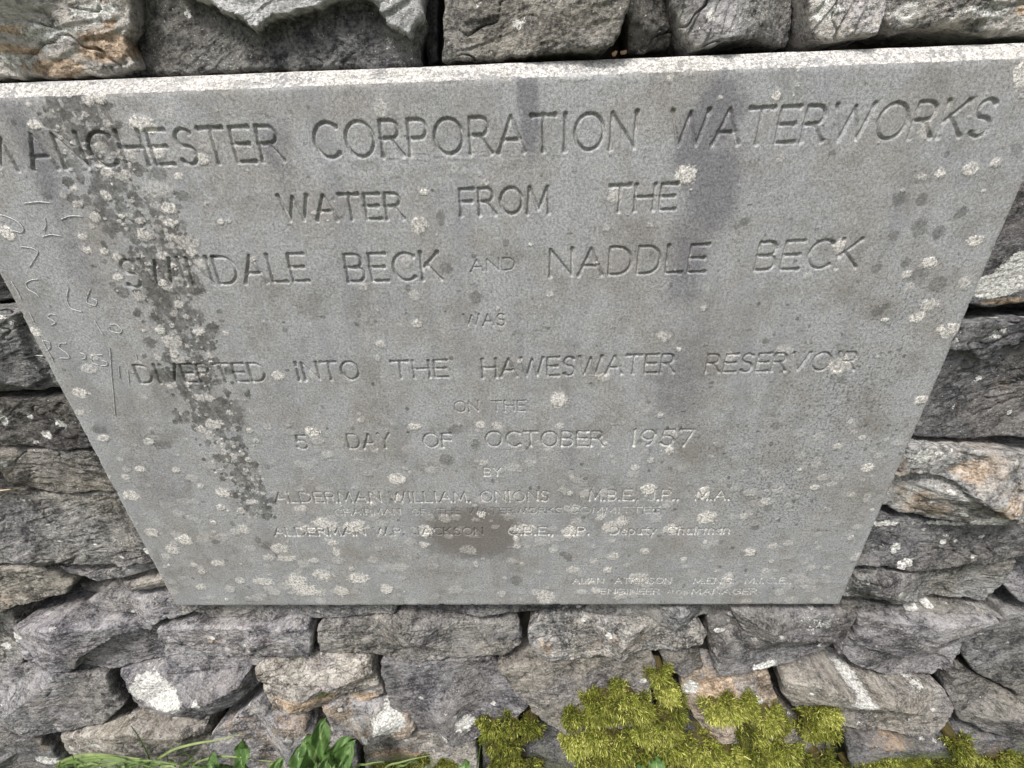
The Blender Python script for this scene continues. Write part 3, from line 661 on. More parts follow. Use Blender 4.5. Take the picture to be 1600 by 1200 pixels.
# tooth-tool texture below the middle of the first line
tool = sstep(0, .04, X-on_y(470, 260, 0)[0])*(1-sstep(-.05, .02, X-on_y(840, 260, 0)[0]))*sstep(0, .02, Z-on_y(600, 300, 0)[2])*(1-sstep(-.01, .02, Z-on_y(600, 250, 0)[2]))
Yp += .0008*tool*fbm(X*20, Z*260, 2, 12)
# arris wear at the borders
ed = np.minimum(np.minimum(X-xs[0], xs[-1]-X), Z-zs[0]); Yp += .0008*(1-sstep(0, .004, ed))*(1+.8*fbm(X*60, Z*60, 2, 14))
# chamfer rows
nch = 12
cz = FZ1+CH*np.linspace(0, 1, nch+1)[1:]
XC = np.tile(xs, (nch, 1)); tC = (np.linspace(0, 1, nch+1)[1:])[:, None]
wear = .0012*fbm(XC*25, XC*0+1.7, 4, 15)
YC = CH*tC+.0007*fbm(XC*40, tC*3+XC*0, 3, 16)+wear*np.sin(math.pi*tC); ZC = np.repeat(cz[:, None], len(xs), 1)+wear*.5
Yp[-1] += .0006
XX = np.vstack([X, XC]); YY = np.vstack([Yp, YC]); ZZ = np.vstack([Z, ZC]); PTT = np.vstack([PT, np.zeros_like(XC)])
# borders: arris then sides going back into the wall
TH = .075
def pad(a, first, last, axis):
    return np.concatenate([first, a, last], axis=axis)
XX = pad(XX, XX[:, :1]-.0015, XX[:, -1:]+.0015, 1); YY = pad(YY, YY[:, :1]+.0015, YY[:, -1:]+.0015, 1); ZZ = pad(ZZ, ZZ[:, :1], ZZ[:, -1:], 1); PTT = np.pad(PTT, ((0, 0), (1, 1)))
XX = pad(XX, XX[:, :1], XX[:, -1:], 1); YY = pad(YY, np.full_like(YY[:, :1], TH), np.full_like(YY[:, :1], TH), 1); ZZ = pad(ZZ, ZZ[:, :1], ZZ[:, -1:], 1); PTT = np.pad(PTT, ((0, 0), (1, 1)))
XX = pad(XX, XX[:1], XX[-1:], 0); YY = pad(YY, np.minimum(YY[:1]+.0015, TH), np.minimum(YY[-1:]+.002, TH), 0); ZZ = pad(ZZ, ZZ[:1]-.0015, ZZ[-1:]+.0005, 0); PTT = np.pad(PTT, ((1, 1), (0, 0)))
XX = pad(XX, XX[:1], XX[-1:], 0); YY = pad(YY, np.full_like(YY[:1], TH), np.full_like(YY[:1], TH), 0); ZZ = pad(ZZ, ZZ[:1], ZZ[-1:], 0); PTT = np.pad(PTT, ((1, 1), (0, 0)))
nrw, ncl = XX.shape
Xf = XX.ravel(); Zf = ZZ.ravel()

# lichens on the slab: x, y, rx, ry, strength
LW = [(1072,274,17,15,1.3),(874,625,14,11,1),(622,748,14,9,1.2),(288,843,13,9,1.3),(205,775,12,8,1),(238,832,11,7,.8),(270,859,12,8,.9),(349,770,12,8,1),(154,153,12,12,.9),(140,158,10,9,.8),(54,195,12,9,1),
 (220,192,20,14,1),(235,200,12,9,1),(168,193,7,7,.6),(259,178,15,14,.35),(45,164,6,5,.8),(133,178,6,5,.8),(157,232,12,10,.5),(196,242,14,10,.7),(245,239,18,12,.8),(325,221,17,20,.35),(317,249,12,10,.8),(280,276,8,6,.8),(168,270,11,9,.9),(196,274,9,8,.7),
 (245,298,24,14,.4),(115,295,8,5,.8),(122,319,10,6,.8),(150,340,7,9,.8),(168,307,9,7,.9),(264,326,13,9,.9),(268,349,11,7,1),(227,368,14,8,.8),(294,379,19,12,.6),(12,365,12,12,1.2),(130,370,7,6,.8),(136,391,8,7,.9),(346,347,5,5,.9),(255,400,10,7,.7),(315,414,12,9,.6),(217,463,10,8,.6),(262,449,9,6,.6),
 (56,519,8,8,1.1),(140,577,13,8,.6),(125,614,12,8,1.1),(269,535,15,11,.7),(311,519,10,6,.8),(162,685,10,6,.8),(233,690,8,6,.8),(219,733,9,5,.9),(197,746,7,5,.7),(341,880,12,5,.9),(314,917,9,5,.8),(304,883,6,4,.8),(316,893,6,4,.8),(382,827,10,8,.8),(376,908,8,5,.8),(315,622,9,6,.8),(335,663,15,8,.8),(328,679,9,6,.7),(226,621,6,5,.4),(283,646,3,3,1.2),(314,760,5,4,.9),(376,797,6,4,.8),
 (435,587,10,8,.9),(489,675,13,8,1.1),(648,667,10,6,.9),(394,785,9,5,.8),(377,799,7,4,.8),(470,795,10,6,.7),(510,820,20,12,.9),(482,827,14,7,.9),(555,823,18,10,1),(664,830,14,10,1),(663,851,8,5,.9),(438,858,14,8,.8),(447,872,14,6,.8),(421,871,10,5,.7),(491,876,8,4,.7),(526,862,6,8,.8),(520,848,8,5,.9),(505,899,16,8,.9),(559,904,18,8,1.1),(464,911,18,13,1),(482,923,24,8,1),(533,924,13,7,.8),(605,921,9,8,1.1),(412,909,16,6,.8),(375,907,8,5,.7),(401,935,12,5,.4),(430,925,9,6,.5),
 (752,664,8,6,.8),(777,666,10,8,.6),(875,666,7,5,.7),(1047,704,7,6,.9),(1017,719,6,4,.7),(992,731,6,5,.7),(800,731,12,7,.5),(891,771,5,4,.7),(1013,765,12,9,1.1),(1099,771,12,10,1.1),(1105,809,15,10,1.2),(971,815,11,8,.9),(955,824,14,9,.8),(939,808,8,5,.8),(807,841,6,4,1),(808,853,7,4,.8),(865,859,6,5,.7),(960,869,9,6,.8),(1007,862,8,5,.7),(1069,873,5,3,1.3),(1101,847,4,3,1.3),(896,891,11,6,.7),(950,891,7,5,1),(999,903,16,8,.7),(853,933,14,11,.8),(837,925,7,5,.7),(909,925,9,4,.6),(931,923,8,5,.8),(968,931,12,6,.6),(923,909,10,5,.6),(891,832,12,10,1.3),(819,827,20,8,.8),(944,771,10,7,.5),(893,795,13,6,.5),(1048,827,12,8,1),(800,775,14,8,.4),
 (1355,731,10,7,1.2),(1273,762,7,5,1.1),(1331,773,6,4,.8),(1197,784,9,6,.8),(1163,806,7,5,.7),(1171,863,12,6,1.2),(1208,853,7,5,.7),(1329,840,5,4,.9),(1251,712,9,6,.4),(1251,733,5,3,.9),(1308,697,9,4,.7),(1137,903,9,8,.8),(1196,893,7,5,.6),(1328,659,6,4,.7),(1347,684,6,4,.8),(1258,917,8,4,.5),
 (1523,377,13,9,1),(1451,410,12,9,1),(1417,429,8,6,.9),(1422,449,9,7,.5),(1451,477,15,9,.8),(1433,496,12,9,1.1),(1484,515,18,11,1.1),(1382,500,7,3,1.2),(1508,442,11,10,.6),(1439,625,12,6,1),(1314,572,18,14,.7),(1312,386,8,13,.9),
 (1214,150,8,9,1),(1047,121,7,5,.8),(1248,107,4,4,.9),(1247,132,4,4,.8),(1469,271,9,9,1.1),(1517,265,14,11,.8),(1557,255,9,8,.8),(1598,115,14,26,1),(1445,205,10,18,.5),(595,170,12,15,.5),
 (654,352,14,13,.9),(652,506,8,7,.8),(648,462,9,8,.5),(759,285,8,6,.6),(710,263,7,6,.5),(568,448,8,6,.6),(778,483,3,3,1),(1038,527,12,8,.6),(1100,481,6,5,.6),(961,306,11,14,.7),(1262,431,7,6,.5),(944,590,10,7,.6),(1226,548,14,8,.5),(1140,558,10,8,.6),(949,357,6,6,.4),(636,410,10,9,.4),(490,585,8,9,.4),(590,560,6,5,.4),
 (60,122,40,8,.5),(250,135,30,8,.4),(1330,85,40,8,.8),(1240,90,30,7,.6),(1540,78,30,9,.9),(1450,85,20,8,.7),(900,118,30,8,.4)]
LD0 = [(743,465,11,9),(697,418,9,10),(688,340,7,11),(790,380,6,6),(741,445,6,4),(637,450,5,5),(1407,311,13,11),(1440,311,9,11),(1437,356,14,15),(1397,368,8,8),(1502,332,10,10),(1467,363,10,10),(1369,419,9,8),(1415,410,8,8),(1467,444,14,12),(1433,433,14,13),(1316,593,8,6),(1587,235,9,11),(1370,487,10,8),(1385,478,7,5),
 (743,695,7,9),(697,718,11,8),(711,671,11,8),(888,871,7,6),(807,907,9,8),(1213,665,9,6),(1200,794,7,5),(1180,824,7,4),(121,258,10,13),(248,270,14,12),(155,671,12,7),(365,643,16,13),(331,633,15,12),(253,694,14,6),(403,844,5,6),(417,853,9,6),(337,847,6,4),(363,818,5,4),(400,759,8,5),(417,729,4,4),(377,731,6,4),(646,869,9,5),(880,866,6,4),(270,335,8,8),(285,352,7,8),(560,490,4,6),(445,515,4,4),(1300,240,5,5),(1480,240,5,5),(1000,690,5,4),(805,520,5,4),(1195,532,6,5),(1165,345,8,6),(740,400,4,4)]
LD = [(*q, .62) for q in LD0]
rs = random.Random(3)
extra = []
for k in range(330):
    px = rs.uniform(0, 1600); py = rs.uniform(110, 940); r0 = rs.choice([1.5, 2, 2, 2.5, 3, 3.5, 4.5, 6])
    dens = .35+.65*(py > 640)
    if rs.random() < dens: extra.append((px, py, r0*1.2, r0*.85, rs.uniform(.25, 1.)))
for k in range(420):
    px = rs.uniform(180, 1420); py = 640+300*rs.random()**.7; r0 = rs.uniform(2, 9)
    extra.append((px, py, r0*1.25, r0*.75, rs.uniform(.12, .5)))
exd = []
for k in range(420):
    px = rs.gauss(1250, 200) if k % 2 else rs.uniform(0, 1600); py = rs.gauss(700, 170) if k % 2 else rs.uniform(110, 940)
    exd.append((px, py, rs.uniform(1.5, 4.5), rs.uniform(1.2, 3.2), rs.uniform(.45, .9)))
# the dark, patchy run down the left side
BAND = [(95,140,34),(130,200,52),(170,280,56),(215,350,58),(245,410,52),(268,480,44),(292,550,42),(318,620,40),(345,680,30),(378,740,26),(402,800,20)]
for k in range(1500):
    t_ = rs.uniform(0, len(BAND)-1.001); i_ = int(t_); f_ = t_-i_
    bx = BAND[i_][0]*(1-f_)+BAND[i_+1][0]*f_; by = BAND[i_][1]*(1-f_)+BAND[i_+1][1]*f_; bw = BAND[i_][2]*(1-f_)+BAND[i_+1][2]*f_
    px = bx+rs.gauss(0, .62)*bw; py = by+rs.uniform(-20, 20); r0 = rs.choice([2, 2.5, 3, 4, 5, 7, 10])*(.65 if by > 660 else 1.)
    if rs.random() < .80: exd.append((px, py, r0, r0*.9, rs.uniform(.75, 1.1)))
    else: extra.append((px, py, r0*.8, r0*.6, rs.uniform(.4, .9)))
gxs = XX[0]; gzs = ZZ[:, ncl//2]
def grid_field(spots, chan2=False):
    m = np.zeros((nrw, ncl)); k2 = np.zeros((nrw, ncl))
    for sp in spots:
        px, py, rx, ry = sp[:4]; k = sp[4] if len(sp) > 4 else 1.
        p0 = on_y(px, py, 0); ax = abs(on_y(px+rx, py, 0)[0]-p0[0]); az = abs(on_y(px, py-ry, 0)[2]-p0[2])
        q = 1.5
        i0 = np.searchsorted(gxs, p0[0]-ax*q); i1 = np.searchsorted(gxs, p0[0]+ax*q); j0 = np.searchsorted(gzs, p0[2]-az*q); j1 = np.searchsorted(gzs, p0[2]+az*q)
        if i1 <= i0 or j1 <= j0: continue
        d = np.hypot((XX[j0:j1, i0:i1]-p0[0])/ax, (ZZ[j0:j1, i0:i1]-p0[2])/az); f = np.clip(1.4-d, 0, 1)
        sub = m[j0:j1, i0:i1]; up = f > sub; sub[up] = f[up]; k2s = k2[j0:j1, i0:i1]; k2s[up] = k
    return (m, k2)
lw, lk = grid_field(LW+extra)
chm = (ZZ > FZ1+.0005)*(YY < TH-.01)
cf = np.clip(.62+.5*fbm(XX*14, ZZ*60, 4, 44), 0, .95)*chm; up_ = cf > lw; lw = np.where(up_, cf, lw); lk = np.where(up_, .85+.4*fbm(XX*5, ZZ*0, 3, 45), lk)
ld, ldk = grid_field(LD+exd); dal = np.clip(ldk, 0, 1)
YY = np.where((YY < .02) & (ZZ < FZ1), YY+.0035*sstep(.18, .6, fbm(XX*38, ZZ*38, 3, 91))*(1-sstep(0, .007, np.minimum(np.minimum(XX-PX0, PX1-XX), ZZ-PZ0))), YY)
YY -= .0009*sstep(.35, .6, lw)*np.clip(lk, 0, 1)*(YY < .02)*(1+.5*fbm(XX*300, ZZ*300, 2, 77))
def soft(spots):
    m = np.zeros((nrw, ncl))
    for px, py, rx, ry, k in spots:
        p0 = on_y(px, py, 0); ax = abs(on_y(px+rx, py, 0)[0]-p0[0]); az = abs(on_y(px, py-ry, 0)[2]-p0[2])
        m = np.maximum(m, k*np.exp(-((XX-p0[0])/ax)**2-((ZZ-p0[2])/az)**2))
    return m
stain = soft([(x_, 130+rs.uniform(0, 500), rs.uniform(7, 22), rs.uniform(60, 240), rs.uniform(.04, .15)) for x_ in np.linspace(20, 1580, 34)]+[(824,140,15,45,.9),(828,185,15,60,.7),(1120,180,34,60,.7),(1083,235,26,60,.8),(1115,300,44,80,.6),(1100,230,40,90,.4),(1075,400,36,90,.45),(738,832,64,34,.95),(765,848,40,20,.8),(712,812,40,20,.45),(790,822,20,16,.5),(740,862,34,14,.5),(60,250,30,160,.4),(120,400,40,120,.25),(430,230,30,60,.35),(1060,600,60,120,.28),(890,690,20,160,.18),(560,430,60,200,.15),(250,750,60,80,.22),(1150,170,24,40,.4)])
brown = soft([(738,830,80,44,1.3),(1375,487,40,26,.8),(1300,450,60,60,.4),(1365,665,34,26,.7),(1090,700,60,34,.7),(1120,560,70,80,.5),(310,230,70,60,.5),(160,350,60,130,.5),(250,600,80,90,.45),(720,480,40,40,.5),(480,660,60,30,.3),(330,880,90,50,.55),(560,870,80,30,.45),(800,880,120,40,.5),(1020,850,90,40,.5),(1200,480,80,70,.35),(1450,200,60,70,.4),(920,290,60,30,.3),(250,470,50,50,.6),(700,270,60,20,.4),(1290,300,60,40,.4)])
pitm = np.clip(soft([(1220,760,140,110,1),(1320,620,120,130,.9),(1420,480,120,110,.7),(1130,690,120,60,.6),(700,900,300,40,.3)]), 0, 1)
one = np.ones(nrw*ncl)
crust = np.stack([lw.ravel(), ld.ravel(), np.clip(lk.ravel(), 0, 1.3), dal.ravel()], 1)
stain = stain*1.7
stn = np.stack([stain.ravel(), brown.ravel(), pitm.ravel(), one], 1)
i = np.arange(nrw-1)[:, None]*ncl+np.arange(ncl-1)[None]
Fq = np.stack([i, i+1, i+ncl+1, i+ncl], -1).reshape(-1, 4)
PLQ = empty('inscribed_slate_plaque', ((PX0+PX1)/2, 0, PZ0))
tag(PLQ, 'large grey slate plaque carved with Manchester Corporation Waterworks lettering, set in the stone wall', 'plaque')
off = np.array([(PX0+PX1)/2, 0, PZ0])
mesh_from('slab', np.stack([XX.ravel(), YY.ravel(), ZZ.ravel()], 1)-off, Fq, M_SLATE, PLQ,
          attrs={'crust': ('FLOAT_COLOR', crust), 'stain': ('FLOAT_COLOR', stn), 'letter_paint_lip_light': ('FLOAT', PTT.ravel())})
# scratched initials near the left edge
SCR = [[(18,439,),(26,452),(35,470)],[(46,487),(54,504)],[(88,492),(80,490),(73,495),(89,504),(80,508)],[(66,530),(74,546),(86,568)],[(66,531),(78,534),(79,544),(72,548)],[(56,555),(68,556)],[(104,536),(94,536),(92,543),(106,552),(110,560),(93,559)],
 [(148,500),(155,513),(162,524)],[(172,507),(182,506),(192,516),(188,521),(172,517),(171,509)],[(126,551),(134,554),(134,560),(128,561)],[(160,554),(143,555),(144,567),(154,570)],[(160,563),(168,565),(168,571),(158,571)],[(172,542),(174,580),(178,620),(180,650)],[(186,571),(187,590)],[(200,577),(202,600)],
 [(108,448),(104,468),(110,482),(128,487)],[(142,450),(135,468),(137,474),(150,478),(153,470),(144,466)],[(0,335),(14,339),(30,347),(38,358),(34,364),(20,360)],[(32,385),(50,387),(62,393),(46,418)],[(66,370),(80,366),(96,369)],[(70,340),(73,352),(68,361)],[(36,318),(60,315),(80,317)],[(95,343),(110,337),(130,338)],[(60,436),(50,437),(40,442),(44,452),(56,458),(62,464)],[(212,552),(216,566)]]
for ln in SCR:
    sv, sf = [], []
    P = np.array([on_y(a, b, 0)[[0, 2]] for a, b in ln])
    Q = []
    for k in range(len(P)-1):
        for t_ in np.linspace(0, 1, 6, endpoint=False): Q.append(P[k]*(1-t_)+P[k+1]*t_)
    Q.append(P[-1]); Q = np.array(Q)
    for _ in range(3): Q[1:-1] = .25*Q[:-2]+.5*Q[1:-1]+.25*Q[2:]
    T = np.gradient(Q, axis=0); T /= np.linalg.norm(T, axis=1)[:, None]+1e-9; N = np.stack([-T[:, 1], T[:, 0]], 1)
    b0 = len(sv)
    for k in range(len(Q)):
        w_ = .0006*(.5+abs(math.sin(k*1.7+len(P))))*(1 if 0 < k < len(Q)-1 else .2)
        for sg, yy in ((-1, -.0002), (0, -.0009), (1, -.0002)):
            q = Q[k]+N[k]*w_*sg; sv.append((q[0], yy-.0004, q[1]))
    for k in range(len(Q)-1):
        a = b0+3*k; sf += [(a, a+1, a+4, a+3), (a+1, a+2, a+5, a+4)]
    mesh_from('scratch', np.array(sv)-off, sf, M_SCR, PLQ)

# ------------------------------------------------------------------ moss
def moss(label, blobs, n, seed, lsc=1., dsh=0.):
    """blobs: (px, py, rx, ry, thickness).  One cushion of feathery shoots."""
    r = np.random.default_rng(seed)
    cs = []; n = int(n*2)
    for px, py, rx, ry, th in blobs:
        pq = th*.55; p = on_wall(px, py, pq); ax = abs(on_wall(px+rx, py, pq)[0]-p[0]); az = abs(on_wall(px, py-ry, pq)[2]-p[2]); p[1] += pq
        cs.append((p[0], p[1]-.010, p[2], ax*.9, az*.88, th))
    cs = np.array(cs); wgt = cs[:, 3]*cs[:, 4]; wgt /= wgt.sum()
    V, Fc, C = [], [], []
    # cushion bodies
    for (x, y, z_, ax, az, th) in cs:
        nu, nv = 26, 14; b0 = sum(len(v) for v in V)
        uu, vv = np.meshgrid(np.linspace(0, 2*math.pi, nu, endpoint=False), np.linspace(0, math.pi/2, nv)); uu = uu.ravel(); vv = vv.ravel()
        k = 1+.22*fbm(np.cos(uu)*2+x*20, np.sin(uu)*2+vv, 3, seed)
        X_ = x+ax*.72*np.sin(vv)*np.cos(uu)*k; Z_ = z_+az*.72*np.sin(vv)*np.sin(uu)*k; Y_ = y+.035-(th+.03)*np.cos(vv)*.8
        V.append(np.stack([X_, Y_, Z_], 1)); ii = np.arange(nv-1)[:, None]*nu; jj = np.arange(nu)[None]; j2 = (jj+1) % nu
        q = np.stack([ii+jj, ii+nu+jj, ii+nu+j2, ii+j2], -1).reshape(-1, 4)+b0
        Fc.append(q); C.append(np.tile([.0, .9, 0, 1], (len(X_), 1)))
    # shoots in tufts
    nt_ = max(6, n//26)
    pick = r.choice(len(cs), nt_, p=wgt); c = cs[pick]
    a = r.uniform(0, 2*math.pi, nt_); s_ = np.sqrt(r.uniform(0, 1, nt_))
    a0_ = 1+.35*np.sin(a*3+pick*2.1)*s_+.2*np.sin(a*7+pick); s_ = s_*a0_*.92; s_ = np.clip(s_, 0, 1.25)
    tx = c[:, 0]+c[:, 3]*s_*np.cos(a); tz = c[:, 2]+c[:, 4]*s_*np.sin(a); ty = c[:, 1]-c[:, 5]*np.sqrt(np.clip(1-s_**2, 0, 1))+.004
    nrm = np.stack([s_*np.cos(a)*.8, -np.sqrt(np.clip(1-s_**2, 0, 1))-.35, s_*np.sin(a)*.8+.15], 1)
    shade = np.clip(r.normal(.55+dsh, .26, nt_)+r.normal(0, .13, len(cs))[pick], .05, 1); brown_ = (r.uniform(0, 1, nt_) < .2)*r.uniform(.3, 1, nt_)
    td = nrm+r.normal(0, .35, (nt_, 3))
    k = r.integers(0, nt_, n)
    P0 = np.stack([tx, ty, tz], 1)[k]+r.normal(0, .0045*lsc, (n, 3))
    dr = td[k]+r.normal(0, .7, (n, 3)); dr /= np.linalg.norm(dr, axis=1)[:, None]
    ln = r.uniform(.005, .016, n)*lsc*r.uniform(.6, 1.35, nt_)[k]
    side = np.cross(dr, r.normal(0, 1, (n, 3))); side /= np.linalg.norm(side, axis=1)[:, None]+1e-9
    w_ = r.uniform(.0006, .0012, n)*lsc
    bend = np.cross(side, dr)*(ln*r.uniform(-.3, .3, n))[:, None]
    b0 = sum(len(v) for v in V)
    q0 = P0-side*w_[:, None]; q1 = P0+side*w_[:, None]
    m = P0+dr*(ln*.55)[:, None]+bend; q2 = m+side*(w_*1.15)[:, None]; q3 = m-side*(w_*1.15)[:, None]
    tp = P0+dr*ln[:, None]; q4 = tp+side*(w_*.18)[:, None]; q5 = tp-side*(w_*.18)[:, None]
    V.append(np.stack([q0, q1, q2, q3, q4, q5], 1).reshape(-1, 3))
    bi = b0+np.arange(n)[:, None]*6
    Fc.append(np.concatenate([bi+np.array([[0, 1, 2, 3]]), bi+np.array([[3, 2, 4, 5]])], 0))
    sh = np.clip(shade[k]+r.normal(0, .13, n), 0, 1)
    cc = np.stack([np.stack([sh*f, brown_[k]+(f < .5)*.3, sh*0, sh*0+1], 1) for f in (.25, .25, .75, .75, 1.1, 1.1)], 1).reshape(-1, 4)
    C.append(cc)
    V = np.vstack(V); Fc = np.vstack(Fc); C = np.vstack(C)
    o = V[:len(V)//2].mean(0)
    ob = mesh_from('moss_cushion', V-o, Fc, M_MOSS, None, tuple(o), smooth=False, attrs={'shade': ('FLOAT_COLOR', C)})
    tag(ob, label, 'moss', 'moss cushions on the foot of the wall'); return ob
moss('bright moss cushion with arched top, left of the narrow upright moss', [(945, 1100, 30, 20, .035), (975, 1096, 34, 20, .04), (1000, 1104, 20, 12, .03), (925, 1112, 14, 10, .02), (893, 1116, 13, 12, .022)], 15000, 1, 1.1)
moss('narrow upright strip of moss climbing the joint above the big moss bank', [(1030, 1054, 13, 16, .016), (1042, 1078, 14, 16, .02), (1054, 1106, 12, 20, .022), (1040, 1134, 22, 16, .03), (1010, 1140, 20, 12, .034)], 9000, 2, 1.1)
moss('small dark green moss cushion at the left end of the moss', [(770, 1130, 19, 9, .022), (800, 1127, 22, 8, .026), (830, 1132, 18, 9, .022), (785, 1160, 30, 16, .014), (800, 1190, 40, 18, .016)], 10000, 3, 1.05, -.14)
moss('wide low bank of moss covering the foot of the wall', [(900, 1158, 18, 20, .016), (930, 1150, 26, 16, .022), (965, 1164, 34, 20, .03), (1005, 1172, 30, 16, .044), (1050, 1160, 34, 14, .04), (1095, 1172, 40, 18, .05), (1135, 1180, 26, 14, .045), (930, 1192, 40, 16, .03), (1000, 1204, 50, 14, .05), (1080, 1204, 50, 14, .045)], 26000, 4, 1.25)
moss('pointed tuft of moss spreading over the brown stone', [(1118, 1108, 20, 11, .024), (1142, 1104, 22, 13, .028), (1166, 1098, 14, 11, .02), (1196, 1118, 20, 13, .032), (1214, 1124, 10, 13, .024), (1158, 1136, 18, 16, .024), (1180, 1142, 14, 12, .02)], 11000, 5, 1.1)
moss('upright moss tuft under the white lichen spot of the right-hand stone', [(1268, 1114, 14, 10, .024), (1288, 1110, 18, 9, .028), (1262, 1134, 12, 9, .024), (1290, 1134, 14, 8, .022)], 6500, 6, 1.1)
moss('low moss bank at the foot of the wall under the pointed tuft', [(1175, 1180, 26, 18, .03), (1215, 1172, 30, 16, .03), (1245, 1190, 30, 16, .036), (1275, 1196, 24, 16, .03), (1185, 1204, 40, 12, .036)], 12000, 10, 1.2)
moss('little round moss tuft near the right corner', [(1494, 1160, 15, 8, .024), (1500, 1172, 11, 7, .018)], 2600, 7)
moss('thin dark moss along the base at the right', [(1400, 1190, 60, 12, .008), (1470, 1192, 50, 10, .008), (1560, 1188, 36, 12, .016), (1340, 1200, 30, 10, .010), (1600, 1195, 30, 14, .016)], 11000, 8, .9, -.2)
moss('thin green moss on the stone beside the broad green leaves', [(640, 1196, 50, 10, .006), (700, 1190, 26, 9, .006), (662, 1180, 12, 5, .004)], 5000, 9, .8, -.15)

# ------------------------------------------------------------------ leaves and grass
def leaf(name, base, tip, width, parent, bow=(0, -.02, .02), lobes=0., seed=0, roll=0., shade=.55, nrmhint=(0, -1, .5)):
    r = random.Random(seed); base = Vector(base); tip = Vector(tip); ax = tip-base; L = ax.length; d = ax.normalized()
    nh = Vector(nrmhint).normalized(); s_ = d.cross(nh).normalized(); s_ = Matrix.Rotation(roll, 3, d) @ s_; nn = s_.cross(d).normalized()
    nu, nv = 34, 13; V = []; C = []
    ph = r.uniform(0, 6)
    for i_ in range(nu):
        t_ = i_/(nu-1)
        prof = (t_**.75)*(1-t_)**.42*1.75
        prof *= 1+lobes*(.5*math.sin(t_*22+ph)+.35*math.sin(t_*37+ph*2))
        if t_ < .16: prof = max(prof*.4, .05)
        cpt = base+ax*t_+Vector(bow)*math.sin(math.pi*t_)
        for j_ in range(nv):
            u = (j_/(nv-1)-.5)*2
            lob = prof*width*.38
            fold = .30*abs(u)*lob+.17*width*math.sin(t_*14+u*3+ph)*abs(u)**1.5+.07*width*math.sin(u*9+t_*25)
            V.append(cpt+s_*(u*lob)+nn*fold)
            vein = 1-min(1, abs(u)*9); side_v = max(0, 1-abs(((t_*9-abs(u)*1.6) % 1)-.5)*7)*.35*(abs(u) < .85)
            C.append((min(1, shade-.08+.45*vein+side_v*.6+.18*math.sin(t_*9+u*4+ph)), 0, 0, 1))
    Fc = [(i_*nv+j_, i_*nv+j_+1, (i_+1)*nv+j_+1, (i_+1)*nv+j_) for i_ in range(nu-1) for j_ in range(nv-1)]
    o = parent.location
    return mesh_from(name, [tuple(v-o) for v in V], Fc, M_LEAF, parent, attrs={'shade': ('FLOAT_COLOR', C)})

def weed(label, root_px, leaves, Y=-.13, seed=1):
    b = on_y(*root_px, Y); base = Vector((b[0], Y, 0.0))
    e = empty('broad_leaved_weed', base); tag(e, label, 'plant')
    rt = Vector((b[0], Y, max(b[2], .03)))
    for k, (bx, by, tx, ty, w_, y0, y1, lb, sh) in enumerate(leaves):
        p0 = Vector(on_y(bx, by, y0)); p1 = Vector(on_y(tx, ty, y1))
        leaf('leaf', p0, p1, w_, e, bow=(0, -.015, .012), lobes=lb, seed=seed*10+k, shade=sh, roll=random.Random(seed+k).uniform(-.3, .3))
        # leaf stalk down to the root
        vs_, fs_ = [], []
        for i_ in range(7):
            t_ = i_/6; c_ = Vector((base.x, base.y, .0))*(1-t_)+p0*t_; r_ = .003
            for a_ in range(5): vs_.append(tuple(c_+Vector((math.cos(a_*1.2566)*r_, math.sin(a_*1.2566)*r_, 0))-e.location))
        for i_ in range(6):
            for a_ in range(5): fs_.append((i_*5+a_, i_*5+(a_+1) % 5, (i_+1)*5+(a_+1) % 5, (i_+1)*5+a_))
        mesh_from('stalk', vs_, fs_, M_LEAF, e, attrs={'shade': ('FLOAT_COLOR', [(.7, 0, 0, 1)]*len(vs_))})
    return e
weed('broad-leaved green weed rising against the wall, tallest of the leafy plants', (510, 1260), [
 (492, 1205, 508, 1128, .085, -.15, -.11, .16, .55), (505, 1190, 548, 1158, .075, -.14, -.13, .14, .6), (520, 1215, 550, 1165, .085, -.15, -.14, .10, .62),
 (480, 1215, 468, 1170, .07, -.15, -.13, .14, .5), (505, 1225, 515, 1178, .07, -.17, -.16, .1, .65), (500, 1180, 478, 1150, .055, -.13, -.11, .2, .5)], seed=2)
weed('low green weed with toothed leaves left of the tallest weed', (390, 1280), [
 (400, 1225, 378, 1156, .055, -.15, -.13, .32, .5), (395, 1225, 330, 1182, .075, -.15, -.15, .22, .6), (410, 1230, 440, 1188, .045, -.15, -.16, .1, .6), (380, 1235, 305, 1198, .07, -.17, -.18, .2, .62)], seed=3)
weed('single young green leaf at the bottom edge in front of the moss bank', (1022, 1270), [
 (1022, 1215, 1024, 1183, .055, -.17, -.16, .05, .55), (1005, 1225, 995, 1195, .04, -.17, -.17, .05, .5)], seed=4)
weed('small rounded green leaf below the moss-edged stone', (728, 1265), [(728, 1210, 726, 1188, .045, -.16, -.15, .05, .6)], seed=5)

